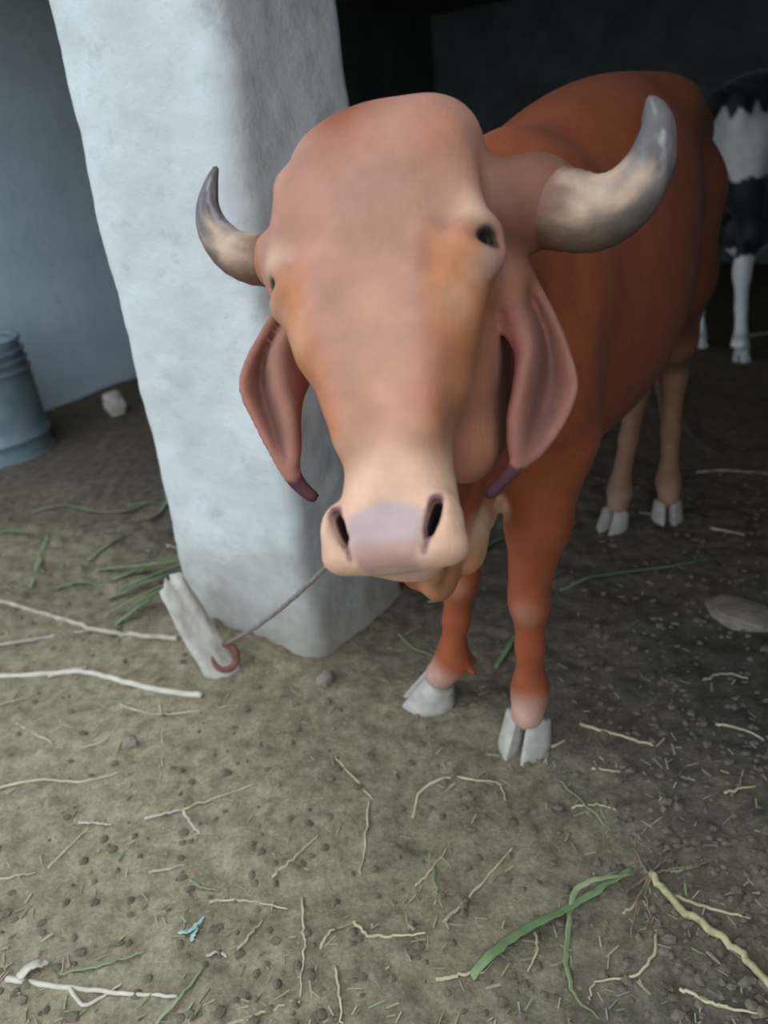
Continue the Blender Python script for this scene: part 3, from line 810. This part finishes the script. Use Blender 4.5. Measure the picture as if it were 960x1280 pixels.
LH = cow_body(fh, OH, TA, hl, hump=False, sc=1.04)
hV = -TA3*.25*0+Z1*.80+TA3*.55; hV /= np.linalg.norm(hV)
hN = -TA3*.80+Z1*.55; hN -= hV*(hN@hV); hN /= np.linalg.norm(hN); hS = np.cross(hV, hN)
hM = lp(-.80, 0, .86)
HH = cow_head(fh, hM, hS, hV, hN, fine=False)
fh.cone(HH(0, .38, -.14), LH(.02, 0, 1.10), .10, .14, .06); fh.cone(HH(0, .22, -.14), LH(-.10, 0, .90), .10, .17, .06)
for sg in (-1, 1):
    e0 = HH(.11*sg, .38, -.10); e1 = e0+hS*sg*.17-Z1*.03
    fh.ell((e0+e1)/2, (.10, .05, .018), [hS, Z1, hN], .02)
fh.ell(LH(.93, 0, .60), (.16, .12, .13), [TA3, TS3, Z1], .06)                     # udder
fh.chain([LH(1.33, 0, 1.24), LH(1.43, 0, 1.12), LH(1.45, .0, .80), LH(1.43, .0, .52)], [.036, .028, .02, .018], .03)
fh.chain([LH(1.43, 0, .54), LH(1.43, 0, .42), LH(1.42, 0, .27)], [.022, .036, .012], .02)
VH, QH = fh.mesh(3)
def holstein_colour(V):
    t = (V-OH3)@TA3; s = (V-OH3)@TS3; z = V[:, 2]
    n = fbm(t*3.0+5, s*3.0, z*3.0, 3, 83)
    black = np.zeros(len(V))
    m = n*.55+.05
    m += .9*np.exp(-((z-1.42)/.13)**2)-.75*np.exp(-((z-1.08)/.17)**2)*sstep(.6, .9, t)+.95*np.exp(-((z-.74)/.15)**2)*sstep(.55, .75, t)
    m -= 1.6*sstep(.60, .50, z)
    m += .5*sstep(-.1, -.5, t)
    m += .30*fbm(t*16, s*16, z*5, 2, 89)
    k = sstep(-.05, .05, m)
    C = np.repeat(np.array([[.72, .74, .73]]), len(V), 0)
    C = mixc(C, (.016, .016, .018), k)
    C = mixc(C, (.02, .02, .02), near(V, hl[near_key][1]+P3(0, 0, .02), .042, .012)*0.8)
    return C
M_HOL = attr_mat('black_white_hide', 'coat', .6, .15, .2, (120, 120, 60), .08, 20., .3)
cow2 = empty('cow', (float(OH[0]), float(OH[1]), 0))
tag(cow2, 'black and white cow standing deep in the shed behind the brown cow', 'cow')
b2 = big_mesh('body', VH, QH, M_HOL); set_col(b2, holstein_colour(VH)); keep_parent(b2, cow2)
M_HOOF2 = simple('hoof_pale', (.42, .42, .40), .6, .18, 40, .2, 60, .3)
for key in hl:
    for sd in (-1, 1): claw(hl[key][1], ht[key].copy(), sd, M_HOOF2, cow2, .095, .05)
for sg in (-1, 1):
    o = ellipsoid_mesh('eye', HH(EYE_S*sg, EYE_V, EYE_N), (.024, .022, .026), (hS, hV, hN), M_EYE); keep_parent(o, cow2)

# ------------------------------------------------------------------ drum by the wall
def lathe(name, prof, m, parent=None, seg=56):
    Vv, Fq = [], []
    for r, z in prof:
        for j in range(seg):
            th = 2*math.pi*j/seg; Vv.append((r*math.cos(th), r*math.sin(th), z))
    for i in range(len(prof)-1):
        for j in range(seg): Fq.append((i*seg+j, i*seg+(j+1) % seg, (i+1)*seg+(j+1) % seg, (i+1)*seg+j))
    return mesh_obj(name, Vv, Fq, m, parent)
M_DRUM = simple('drum_blue_grey', (.20, .26, .30), .45, .22, 8, .1, 30, .4, .25)
dr_c = gnd(-2, 566)
DR = .27; DHT = .56
drum = empty('drum', (float(dr_c[0]), float(dr_c[1]), gz(dr_c[0], dr_c[1])-.012))
tag(drum, 'blue-grey ribbed metal drum standing against the side wall', 'drum')
prof = [(0, 0), (DR, 0), (DR, .02)]
def rib(z, a=.012, h=.014): return [(DR, z-h), (DR+a*.7, z-h*.5), (DR+a, z), (DR+a*.7, z+h*.5), (DR, z+h)]
prof += [(DR-.002, .06)]+rib(.11)+[(DR-.002, .18), (DR-.002, .36)]
prof += [(DR-.006, .42)]+[(DR-.008, .44), (DR-.02, DHT-.02), (DR-.03, DHT-.005)]
prof += [(DR-.045, DHT-.003), (DR-.05, DHT-.02), (DR-.05, .03), (0, .03)]
lathe('shell', prof, M_DRUM, drum)
for zz, rr in ((.43, .006), (.475, .010), (.52, .014), (.572, .020), (.012, 0.0)):
    ring = [(DR-rr+.010*math.cos(a), zz+.010*math.sin(a)) for a in np.linspace(-math.pi, math.pi, 10)]
    lathe('hoop', ring, M_DRUM, drum)

# ------------------------------------------------------------------ stones
M_STONE = simple('stone_pale', (.46, .42, .38), .85, .25, 18, .4, 50, .2)
M_STONE_D = simple('stone_earthy', (.22, .19, .15), .9, .25, 18, .4, 50, .15)
def stone(name, px, py, r, m, label, seed, cat='stone', group=None, sink=.3, top=None):
    p = on_ground(px, py)
    bm = bmesh.new(); bmesh.ops.create_icosphere(bm, subdivisions=4, radius=1)
    for v in bm.verts:
        c = v.co; 
        k = 1+.22*float(fbm(c.x*1.3+seed*3, c.y*1.3, c.z*1.3, 3, seed))
        # flattened facets make it stone-like
        m_ = max(abs(c.x), abs(c.y), abs(c.z)); k *= .75+.25/m_ if m_ > 0 else 1
        v.co = Vector((c.x*r[0]*k, c.y*r[1]*k, c.z*r[2]*k))
    me = bpy.data.meshes.new(name); bm.to_mesh(me); bm.free()
    for q in me.polygons: q.use_smooth = True
    me.materials.append(m)
    o = bpy.data.objects.new(name, me); COL.objects.link(o)
    o.location = (p[0], p[1], p[2]+r[2]*(1-2*sink)); o.rotation_euler = (0, 0, seed*1.3)
    return tag(o, label, cat, group)
stone('stone', 146, 518, (.055, .045, .075), M_STONE, 'pale pinkish block of stone on the soil between wall and pillar', 3, sink=.15)
stone('stone', 164, 932, (.018, .015, .016), M_STONE_D, 'small grey pebble on the soil in front of the pale broken stick', 5, sink=.2)
stone('stone', 408, 852, (.028, .02, .016), M_STONE_D, 'small flat brown stone at the foot of the pillar corner', 8, sink=.25)
stone('stone', 930, 770, (.09, .07, .016), M_STONE_D, 'low earthy grey lump beside the brown cow in the muck', 9, sink=.3)

# ------------------------------------------------------------------ sweeps: sticks, straw, grass, rope
def sweep(name, P, rad, m, flat=1.0, n=None, seg=6, roll=0., wob=0., parent=None, tip=(1., .5), seed=0):
    """a stalk or blade along P; flat < 1 squeezes it into a ribbon with thickness"""
    P = np.asarray(P, float); n = n or max(8, 5*len(P))
    C = catmull(P, n); rg = np.random.default_rng(seed)
    if wob: C[1:-1] += rg.normal(0, wob, (n-2, 3))*np.array([1, 1, .4])
    T = np.gradient(C, axis=0); T /= np.linalg.norm(T, axis=1)[:, None]+1e-9
    Vv = []
    for i in range(n):
        f = i/(n-1)
        r = rad*(tip[0]+(tip[1]-tip[0])*f) if flat == 1 else rad*max(.18, math.sin(math.pi*(.12+.85*f))**.7)
        a = np.cross(T[i], Z1); a /= np.linalg.norm(a)+1e-9; b = np.cross(a, T[i])
        ca, sa = math.cos(roll+.5*math.sin(3*f)*(flat < 1)), math.sin(roll+.5*math.sin(3*f)*(flat < 1))
        a2, b2 = a*ca+b*sa, -a*sa+b*ca
        for k in range(seg):
            th = 2*math.pi*k/seg; Vv.append(C[i]+a2*r*math.cos(th)+b2*r*flat*math.sin(th))
    Fq = [(i*seg+k, i*seg+(k+1) % seg, (i+1)*seg+(k+1) % seg, (i+1)*seg+k) for i in range(n-1) for k in range(seg)]
    Fq += [tuple(range(seg))[::-1], tuple(range((n-1)*seg, n*seg))]
    return mesh_obj(name, Vv, Fq, m, parent)
M_STRAW = simple('dry_straw', (.42, .36, .24), .65, .25, 25, .1, 60, .3)
M_PALE = simple('bleached_husk', (.47, .43, .35), .6, .15, 25, .1, 60, .3)
M_STICK = simple('weathered_stick', (.36, .30, .24), .8, .3, 30, .3, 60, .2)
M_GREEN = simple('fresh_green_leaf', (.155, .225, .105), .5, .3, 15, .1, 60, .35)
M_GREEN2 = simple('wilting_green_leaf', (.21, .245, .125), .55, .3, 15, .1, 60, .35)
M_BROWN = simple('brown_rootlet', (.20, .14, .10), .8, .3, 30, .2, 60, .2)
M_YELLOW = simple('yellow_green_stalk', (.34, .31, .17), .6, .4, 60, .5, 60, .3)
M_TEAL = simple('teal_scrap', (.30, .42, .38), .5, .2, 25, 0, 60, .3)
def lay(pxs, rad, lift=None):
    lift = rad*.8 if lift is None else lift
    ls = lift if isinstance(lift, (list, tuple)) else [lift]*len(pxs)
    return [on_ground(p[0], p[1], l) for p, l in zip(pxs, ls)]
_seed = [100]
def stalk(name, pxs, rad, m, label, cat, group=None, flat=1.0, lift=None, roll=0., wob=.0015, tip=(1., .5)):
    _seed[0] += 1
    P = np.array(lay(pxs, rad, lift)); c = P.mean(0)
    o = sweep(name, P-c, rad, m, flat, roll=roll, wob=wob, seed=_seed[0], tip=tip, seg=8); o.location = c
    return tag(o, label, cat, group)

# broken sticks on the left
stalk('stick', [(-30, 744), (60, 768), (120, 787), (170, 794), (222, 798)], .0085, M_STICK, 'long thin brown stick running up to the stump by the pillar', 'stick', tip=(.8, 1.), wob=.002)
stalk('stick', [(-30, 811), (50, 798), (112, 788)], .006, M_STICK, 'thin side twig lying against the long brown stick', 'stick', tip=(1, .6))
stalk('stick', [(-30, 846), (60, 842), (105, 840), (150, 851), (200, 863), (252, 870)], .009, M_PALE, 'pale peeled stick with a broken end lying in front of the stump', 'stick', tip=(.8, 1.), wob=.002)
stalk('stick', [(60, 846), (85, 838), (108, 834)], .005, M_PALE, 'short splinter lying across the pale peeled stick', 'stick')
# straw bits
STRAW = [([(-20, 992), (40, 975), (100, 977), (150, 965)], .0036), ([(60, 1085), (85, 1060), (112, 1034)], .003), ([(228, 1011), (270, 997), (320, 979)], .0028),
         ([(340, 1096), (370, 1070), (397, 1044)], .0032), ([(186, 1091), (232, 1081)], .003), ([(-10, 1100), (15, 1096), (45, 1090)], .003),
         ([(378, 1122), (380, 1160), (381, 1185), (377, 1215), (376, 1246)], .0028), ([(298, 1187), (312, 1170), (328, 1150)], .003),
         ([(442, 1153), (462, 1169), (495, 1170), (532, 1166)], .0034), ([(285, 1282), (320, 1268), (357, 1256)], .0034),
         ([(515, 1022), (528, 988), (560, 972), (600, 976), (624, 980), (632, 1000)], .0034), ([(555, 1153), (598, 1108), (642, 1058)], .0032),
         ([(545, 1225), (575, 1219), (605, 1214)], .0038), ([(725, 905), (770, 918), (816, 932)], .0042), ([(690, 934), (706, 925)], .004),
         ([(822, 1158), (816, 1195), (792, 1220), (745, 1226), (738, 1250)], .003), ([(668, 1165), (672, 1185), (660, 1215)], .003),
         ([(830, 1113), (870, 1130), (938, 1148)], .0042), ([(420, 1208), (424, 1245), (428, 1285)], .003), ([(462, 1000), (456, 1060), (450, 1095)], .0026),
         ([(420, 945), (445, 975), (468, 1000)], .0026), ([(200, 880), (204, 925), (200, 975)], .0026), ([(150, 880), (200, 893), (290, 882)], .0028),
         ([(850, 1236), (885, 1252), (910, 1258)], .0034), ([(400, 1185), (412, 1165), (425, 1160)], .0032), ([(20, 905), (60, 925), (66, 930)], .0026),
         ([(262, 1128), (300, 1125), (330, 1130), (360, 1136)], .0026), ([(868, 1245), (920, 1262), (965, 1268)], .003), ([(780, 1142), (800, 1128), (812, 1135)], .003),
         ([(870, 590), (905, 588), (965, 592)], .004), ([(715, 1010), (745, 1005), (770, 1012)], .0024), ([(895, 905), (930, 912), (955, 925)], .0034),
         ([(535, 752), (560, 748), (585, 750)], .0028), ([(890, 660), (930, 668)], .004), ([(905, 990), (945, 982)], .0034), ([(880, 850), (905, 842), (935, 848)], .0034),
         ([(520, 1108), (536, 1090), (560, 1060)], .0024), ([(0, 880), (35, 872)], .0028), ([(100, 935), (130, 925), (150, 905)], .0026), ([(740, 960), (775, 965)], .003)]
STRAW_LABEL = {0: 'long wavy straw stalk lying in front of the small grey pebble', 1: 'slanting straw touching the middle of a bleached husk strip',
    2: 'long thin straw running from the corner where two husk strips meet', 6: 'long crooked straw lying end-on across bare soil with several kinks',
    9: 'straight pale straw lying beyond the end of the long pale stalk',
    10: 'hook-shaped curved straw in front of the near front hoof', 11: 'long slanting straw beside the short grey-green blade',
    12: 'pale straw piece touching the lower end of the broad torn leaf', 13: 'straight pale straw beside the near front hoof of the brown cow',
    14: 'very short straw bit touching the side of the near front hoof', 15: 'J-bent thin straw below the roots of the uprooted stalk',
    16: 'short bent straw under the broad torn green leaf', 17: 'straw lying just above and along the uprooted yellow-green stalk',
    22: 'long thin straw lying in front of the pale peeled stick', 29: 'thin straw on the dark floor beside the hind hooves of the brown cow',
    28: 'short kinked straw among the rootlets of the uprooted stalk', 32: 'thin straw on the soil behind the dewlap of the brown cow'}
for i, (P, r) in enumerate(STRAW):
    stalk('straw', P, r, M_STRAW, STRAW_LABEL.get(i, 'thin dry straw stalk lying loose on the soil'), 'straw', None if i in STRAW_LABEL else 'loose straw stalks on the ground')
HUSK = [([(180, 1023), (205, 1017), (229, 1011)], .0065), ([(229, 1012), (240, 1028), (250, 1043)], .005), ([(98, 1028), (118, 1028), (139, 1031)], .006),
        ([(208, 681), (224, 685)], .010), ([(258, 1194), (275, 1190), (284, 1196)], .005), ([(700, 650), (720, 655)], .008), ([(800, 640), (822, 645)], .008)]
HUSK_LABEL = ['bleached husk strip whose end meets a shorter husk and a long straw', 'short bleached husk bent off the end of a longer husk strip',
    'bleached husk strip with a slanting straw touching its middle', 'pale husk bit lying beside the green fodder at the pillar',
    'tiny curved husk bit lying near the pale teal scrap']
for i, (P, r) in enumerate(HUSK):
    stalk('husk_strip', P, r, M_PALE, HUSK_LABEL[i] if i < 5 else 'small pale husk lying on the dark floor by the hind hooves', 'husk', None if i < 5 else 'husks by the hind hooves', flat=.25)
stalk('husk_strip', [(22, 1222), (40, 1207), (62, 1202)], .014, M_PALE, 'broad curled white husk lying above the bent pale stalk', 'husk', flat=.35, lift=[.006, .012, .008])
stalk('bent_stalk', [(8, 1224), (60, 1231), (120, 1238), (170, 1243), (222, 1245)], .0055, M_PALE, 'long pale stalk on the soil under the curled husk', 'stalk', wob=.001)
stalk('bent_stalk', [(88, 1236), (104, 1256), (128, 1246), (152, 1230)], .004, M_PALE, 'short V-bent stalk crossing the long pale stalk', 'stalk', wob=.0005)
stalk('grass_blade', [(75, 1217), (130, 1204), (182, 1188)], .0055, M_GREEN2, 'thin green blade lying beside the curled white husk', 'grass', flat=.3)
stalk('grass_blade', [(195, 1280), (225, 1245), (256, 1208)], .0055, M_GREEN2, 'thin green blade crossing the end of the long pale stalk', 'grass', flat=.3)
stalk('plastic_scrap', [(224, 1164), (238, 1162), (256, 1146)], .008, M_TEAL, 'small pale teal scrap lying on the soil', 'scrap', flat=.2)
stalk('plastic_scrap', [(238, 1176), (245, 1160), (252, 1152)], .006, M_TEAL, 'second pale teal sliver crossing the teal scrap', 'scrap', flat=.2)
# torn green leaf and the stalk with roots
stalk('torn_leaf', [(590, 1222), (610, 1196), (650, 1165), (710, 1135), (752, 1108), (792, 1085)], .0125, M_GREEN, 'broad torn green leaf lying beside the uprooted stalk', 'leaf', flat=.14, lift=[.004, .008, .012, .012, .015, .018])
stalk('torn_leaf', [(790, 1092), (745, 1100), (720, 1114), (712, 1150), (708, 1200), (720, 1245), (752, 1272)], .0058, M_GREEN2, 'narrow folded green leaf curling down from the broad torn leaf', 'leaf', flat=.22, lift=[.022, .022, .018, .012, .008, .006, .006])
root = stalk('uprooted_stalk', [(812, 1092), (850, 1135), (900, 1170), (940, 1207), (985, 1255)], .0068, M_YELLOW, 'thick yellow-green stalk with brown roots lying in dark muck', 'stalk', tip=(1.1, .9), lift=.010, wob=.0022)
for pp in ([(812, 1094), (798, 1070), (790, 1045)], [(812, 1094), (806, 1120), (813, 1148), (806, 1160)], [(810, 1094), (790, 1110), (776, 1112)], [(812, 1092), (830, 1075), (842, 1062)],
           [(812, 1096), (795, 1135), (790, 1172)], [(812, 1094), (838, 1086), (880, 1080)]):
    _seed[0] += 1
    P = np.array(lay(pp, .003, .007))-np.array(root.location)
    sweep('rootlet', P, .0032, M_BROWN, 1, wob=.002, seed=_seed[0], parent=root, tip=(1, .4))
stalk('stalk', [(838, 1090), (860, 1084), (882, 1078)], .004, M_GREEN2, 'short green stem above the uprooted stalk', 'stalk')
# green fodder by the pillar and inside
GB = [[(140, 724), (190, 706), (240, 694)], [(135, 748), (190, 725), (240, 706)], [(142, 782), (190, 746), (236, 716)], [(120, 712), (180, 706), (235, 700)],
      [(160, 762), (200, 738), (238, 712)], [(150, 735), (200, 715), (240, 699)], [(130, 770), (180, 742), (232, 722)], [(170, 716), (205, 700), (240, 688)]]
for i, P in enumerate(GB):
    stalk('grass_blade', P, .013, M_GREEN if i % 3 else M_GREEN2, 'fresh green fodder blade piled against the pillar behind the stump', 'grass', 'green fodder blades by the pillar', flat=.22, lift=[.008, .03+.006*i, .06+.008*i])
GB2 = [[(160, 632), (190, 628), (222, 632)], [(100, 635), (150, 640), (200, 622)], [(-10, 666), (20, 664), (42, 668)], [(60, 668), (50, 700), (38, 735)], [(70, 735), (100, 728), (130, 732)],
       [(170, 652), (200, 640), (215, 610)], [(110, 700), (140, 678), (170, 660)], [(40, 640), (80, 632), (120, 640)]]
for i, P in enumerate(GB2):
    stalk('grass_blade', P, .011, M_GREEN2 if i % 2 else M_GREEN, 'loose green blade lying on the shaded soil behind the pillar', 'grass', 'loose green blades behind the pillar', flat=.25)
stalk('grass_blade', [(700, 738), (735, 722), (780, 715), (835, 708), (888, 698)], .0095, M_GREEN, 'long bright green blade lying between front and hind legs of the brown cow', 'grass', flat=.22, lift=[.004, .012, .015, .015, .008])
stalk('grass_blade', [(498, 792), (520, 810), (548, 822)], .009, M_GREEN2, 'pale green leaf beside the far front hoof of the brown cow', 'grass', flat=.25)
stalk('grass_blade', [(620, 835), (640, 800), (652, 790)], .009, M_GREEN, 'short green blade lying behind the near front hoof of the brown cow', 'grass', flat=.25)
stalk('grass_blade', [(596, 700), (612, 680), (640, 668)], .012, M_GREEN, 'green blade under the chest of the brown cow', 'grass', flat=.25)
stalk('grass_blade', [(700, 976), (735, 1008), (767, 1040)], .005, M_GREEN2, 'dull green blade lying in front of the near front hoof', 'grass', flat=.3)
stalk('grass_blade', [(537, 1065), (545, 1105), (553, 1135)], .004, M_GREEN2, 'short grey-green blade on the soil beside a slanting straw', 'grass', flat=.3)
stalk('grass_blade', [(238, 1100), (258, 1110), (275, 1112)], .005, M_GREEN2, 'tiny green blade lying below the bleached husk strip', 'grass', flat=.3)

# ------------------------------------------------------------------ stump, ring and tether
M_STUMP = simple('weathered_wood', (.42, .39, .35), .9, .25, 14, .6, 40, .1)
M_RUST = simple('rusty_iron', (.16, .065, .05), .7, .35, 30, .4, 60, .3)
M_ROPE = simple('dirty_rope', (.20, .175, .15), .9, .3, 120, .5, 200, .1)
sb = on_ground(285, 835, 0); st_ = on_ground(215, 748, 0)
base = np.array([sb[0], sb[1], -.04]); d0 = px_dir(218, 738); 
tpar = (base[1]+.03-CAM[1])/d0[1]; top = CAM+d0*tpar
stump = empty('tether_stump', (base[0], base[1], 0)); tag(stump, 'short weathered wooden stump leaning at the foot of the pillar', 'stump')
def stump_mesh():
    ax = top-base; L = np.linalg.norm(ax); ax = ax/L; a = np.cross(ax, np.array([0, 1, 0.])); a /= np.linalg.norm(a); b = np.cross(ax, a)
    Vv = []; ns, nl = 30, 36
    for i in range(nl):
        f = i/(nl-1)
        for k in range(ns):
            th = 2*math.pi*k/ns
            r = .047*(1-.12*f)*(1+.30*float(vnoise(math.cos(th)*1.6, math.sin(th)*1.6, f*3.2, 91))+.12*float(vnoise(math.cos(th)*6, math.sin(th)*6, f*3, 93)))
            if f > .95: r *= math.sqrt(max(0, 1-((f-.95)/.05)**2))*.8+.2
            r *= 1+.10*float(vnoise(math.cos(th)*3, math.sin(th)*3, f*9, 97)); zz = L*f+.055*f*float(vnoise(math.cos(th)*1.5, math.sin(th)*1.5, 3., 95))
            Vv.append(base+ax*zz+a*r*math.cos(th)+b*r*math.sin(th)*.8)
    Fq = [(i*ns+k, i*ns+(k+1) % ns, (i+1)*ns+(k+1) % ns, (i+1)*ns+k) for i in range(nl-1) for k in range(ns)]+[tuple(range((nl-1)*ns, nl*ns))]
    return mesh_obj('stump_wood', Vv, Fq, M_STUMP)
keep_parent(stump_mesh(), stump)
rc = on_ground(285, 818, .03)
rx, rz_ = RGT, Z1
ring = [rc-FWD*.035+RGT*.03*math.cos(a)+UPV*.034*math.sin(a) for a in np.linspace(0, 2*math.pi, 25)]
o = sweep('iron_ring', ring, .009, M_RUST, 1, n=40, seg=8, tip=(1, 1)); keep_parent(o, stump); o['label'] = 'rusty reddish iron ring'
tie = ring[6]
neck_pt = BH(.03, .20, -.235)
mids = [tie*(1-f)+neck_pt*f-np.array([0, 0, .05*4*f*(1-f)]) for f in (0, .2, .4, .6, .8, 1.)]
o = sweep('tether_rope', mids, .0052, M_ROPE, 1, n=40, seg=8, tip=(1, 1), wob=.0006)
tag(o, 'thin dark tether rope stretched from the stump ring to the brown cow', 'rope')

we = np.array([*shed(A_R+.005, 3.9), .45]); ws = hl[near_key][1]+P3(.03, -.02, .03)
o = sweep('leg_rope', [ws*(1-f)+we*f-P3(0, 0, .10*4*f*(1-f)*.5) for f in (0, .25, .5, .75, 1.)], .006, M_ROPE, 1, n=24, seg=6, tip=(1, 1))
tag(o, 'thin grey rope tied to the white hind leg of the black and white cow', 'rope')

# ------------------------------------------------------------------ fine litter nobody could count
M_CHAFF = simple('dull_chaff', (.29, .25, .175), .8, .3, 25, .1, 60, .2)
def litter(name, n, maker, m, label, cat):
    Vv, Fq = [], []; off = 0
    for i in range(n):
        v, f = maker(i); Vv += v; Fq += [tuple(k+off for k in q) for q in f]; off += len(v)
    o = mesh_obj(name, Vv, Fq, m, smooth=False); return tag(o, label, cat, kind='stuff')
def blocked(x, y):
    e = np.array([x, y])-K; a, b = e@E1, e@E2
    return -.04 < a < PIL_W+.04 and -.04 < b < PIL_D+.04
def spot():
    while True:
        px, py = RNG.uniform(-60, 1020), 560+(1340-560)*RNG.uniform(0, 1)**.7
        p = gnd(px, py)
        if p[1] < 6 and not blocked(p[0], p[1]) and (p[:2]-K)@E1 < 2.8: return p
def mk_chaff(i):
    p = spot(); L = RNG.uniform(.006, .03); r = RNG.uniform(.0007, .0016); a = RNG.uniform(0, math.pi)
    q = np.array([math.cos(a), math.sin(a), 0])*L*.5; e = np.array([-q[1], q[0], 0]); e = e/np.linalg.norm(e)*r
    z = gz(p[0], p[1])+r+.001
    c = np.array([p[0], p[1], z]); tl = np.array([0, 0, RNG.uniform(-.004, .004)])
    B = [c-q-e-tl, c-q+e-tl, c+q+e+tl, c+q-e+tl]; up = np.array([0, 0, r])
    return [b-up for b in B]+[b+up for b in B], [(0, 1, 2, 3), (7, 6, 5, 4), (0, 4, 5, 1), (1, 5, 6, 2), (2, 6, 7, 3), (3, 7, 4, 0)]
litter('chaff', 650, mk_chaff, M_CHAFF, 'fine straw chaff scattered over the soil', 'chaff')
litter('grass_bits', 220, mk_chaff, M_GREEN2, 'tiny scattered bits of green grass on the soil', 'grass')
def mk_clod(i):
    p = spot()
    if i % 2: 
        while p[0]*1.1-p[1]*.12 < .3 and not (p[0] < -.75 and p[1] > 1.9): p = spot()
    r = RNG.uniform(.003, .010); z = gz(p[0], p[1])+r*.25
    t = (1+5**.5)/2; P = []
    for a, b in ((1, t), (-1, t), (1, -t), (-1, -t)): P += [(0, a, b), (a, b, 0), (b, 0, a)]
    P = np.array(P, float); P /= np.linalg.norm(P, axis=1)[:, None]; P *= (1+RNG.uniform(-.25, .25, (12, 1)))
    P *= np.array([r*RNG.uniform(.8, 1.5), r, r*.7]); P += np.array([p[0], p[1], z])
    return list(P), HULL
_P = []
_t = (1+5**.5)/2
for a, b in ((1, _t), (-1, _t), (1, -_t), (-1, -_t)): _P += [(0, a, b), (a, b, 0), (b, 0, a)]
_bm = bmesh.new(); _vs = [_bm.verts.new(p) for p in _P]; _bm.verts.index_update()
bmesh.ops.convex_hull(_bm, input=_vs); _bm.verts.index_update()
HULL = [tuple(v.index for v in f.verts) for f in _bm.faces]; _bm.free()
M_CLOD = simple('soil_clod', (.135, .115, .085), .95, .3, 30, .4, 80, .1)
litter('soil_clods', 1300, mk_clod, M_CLOD, 'small crumbs of earth strewn over the soil', 'soil')
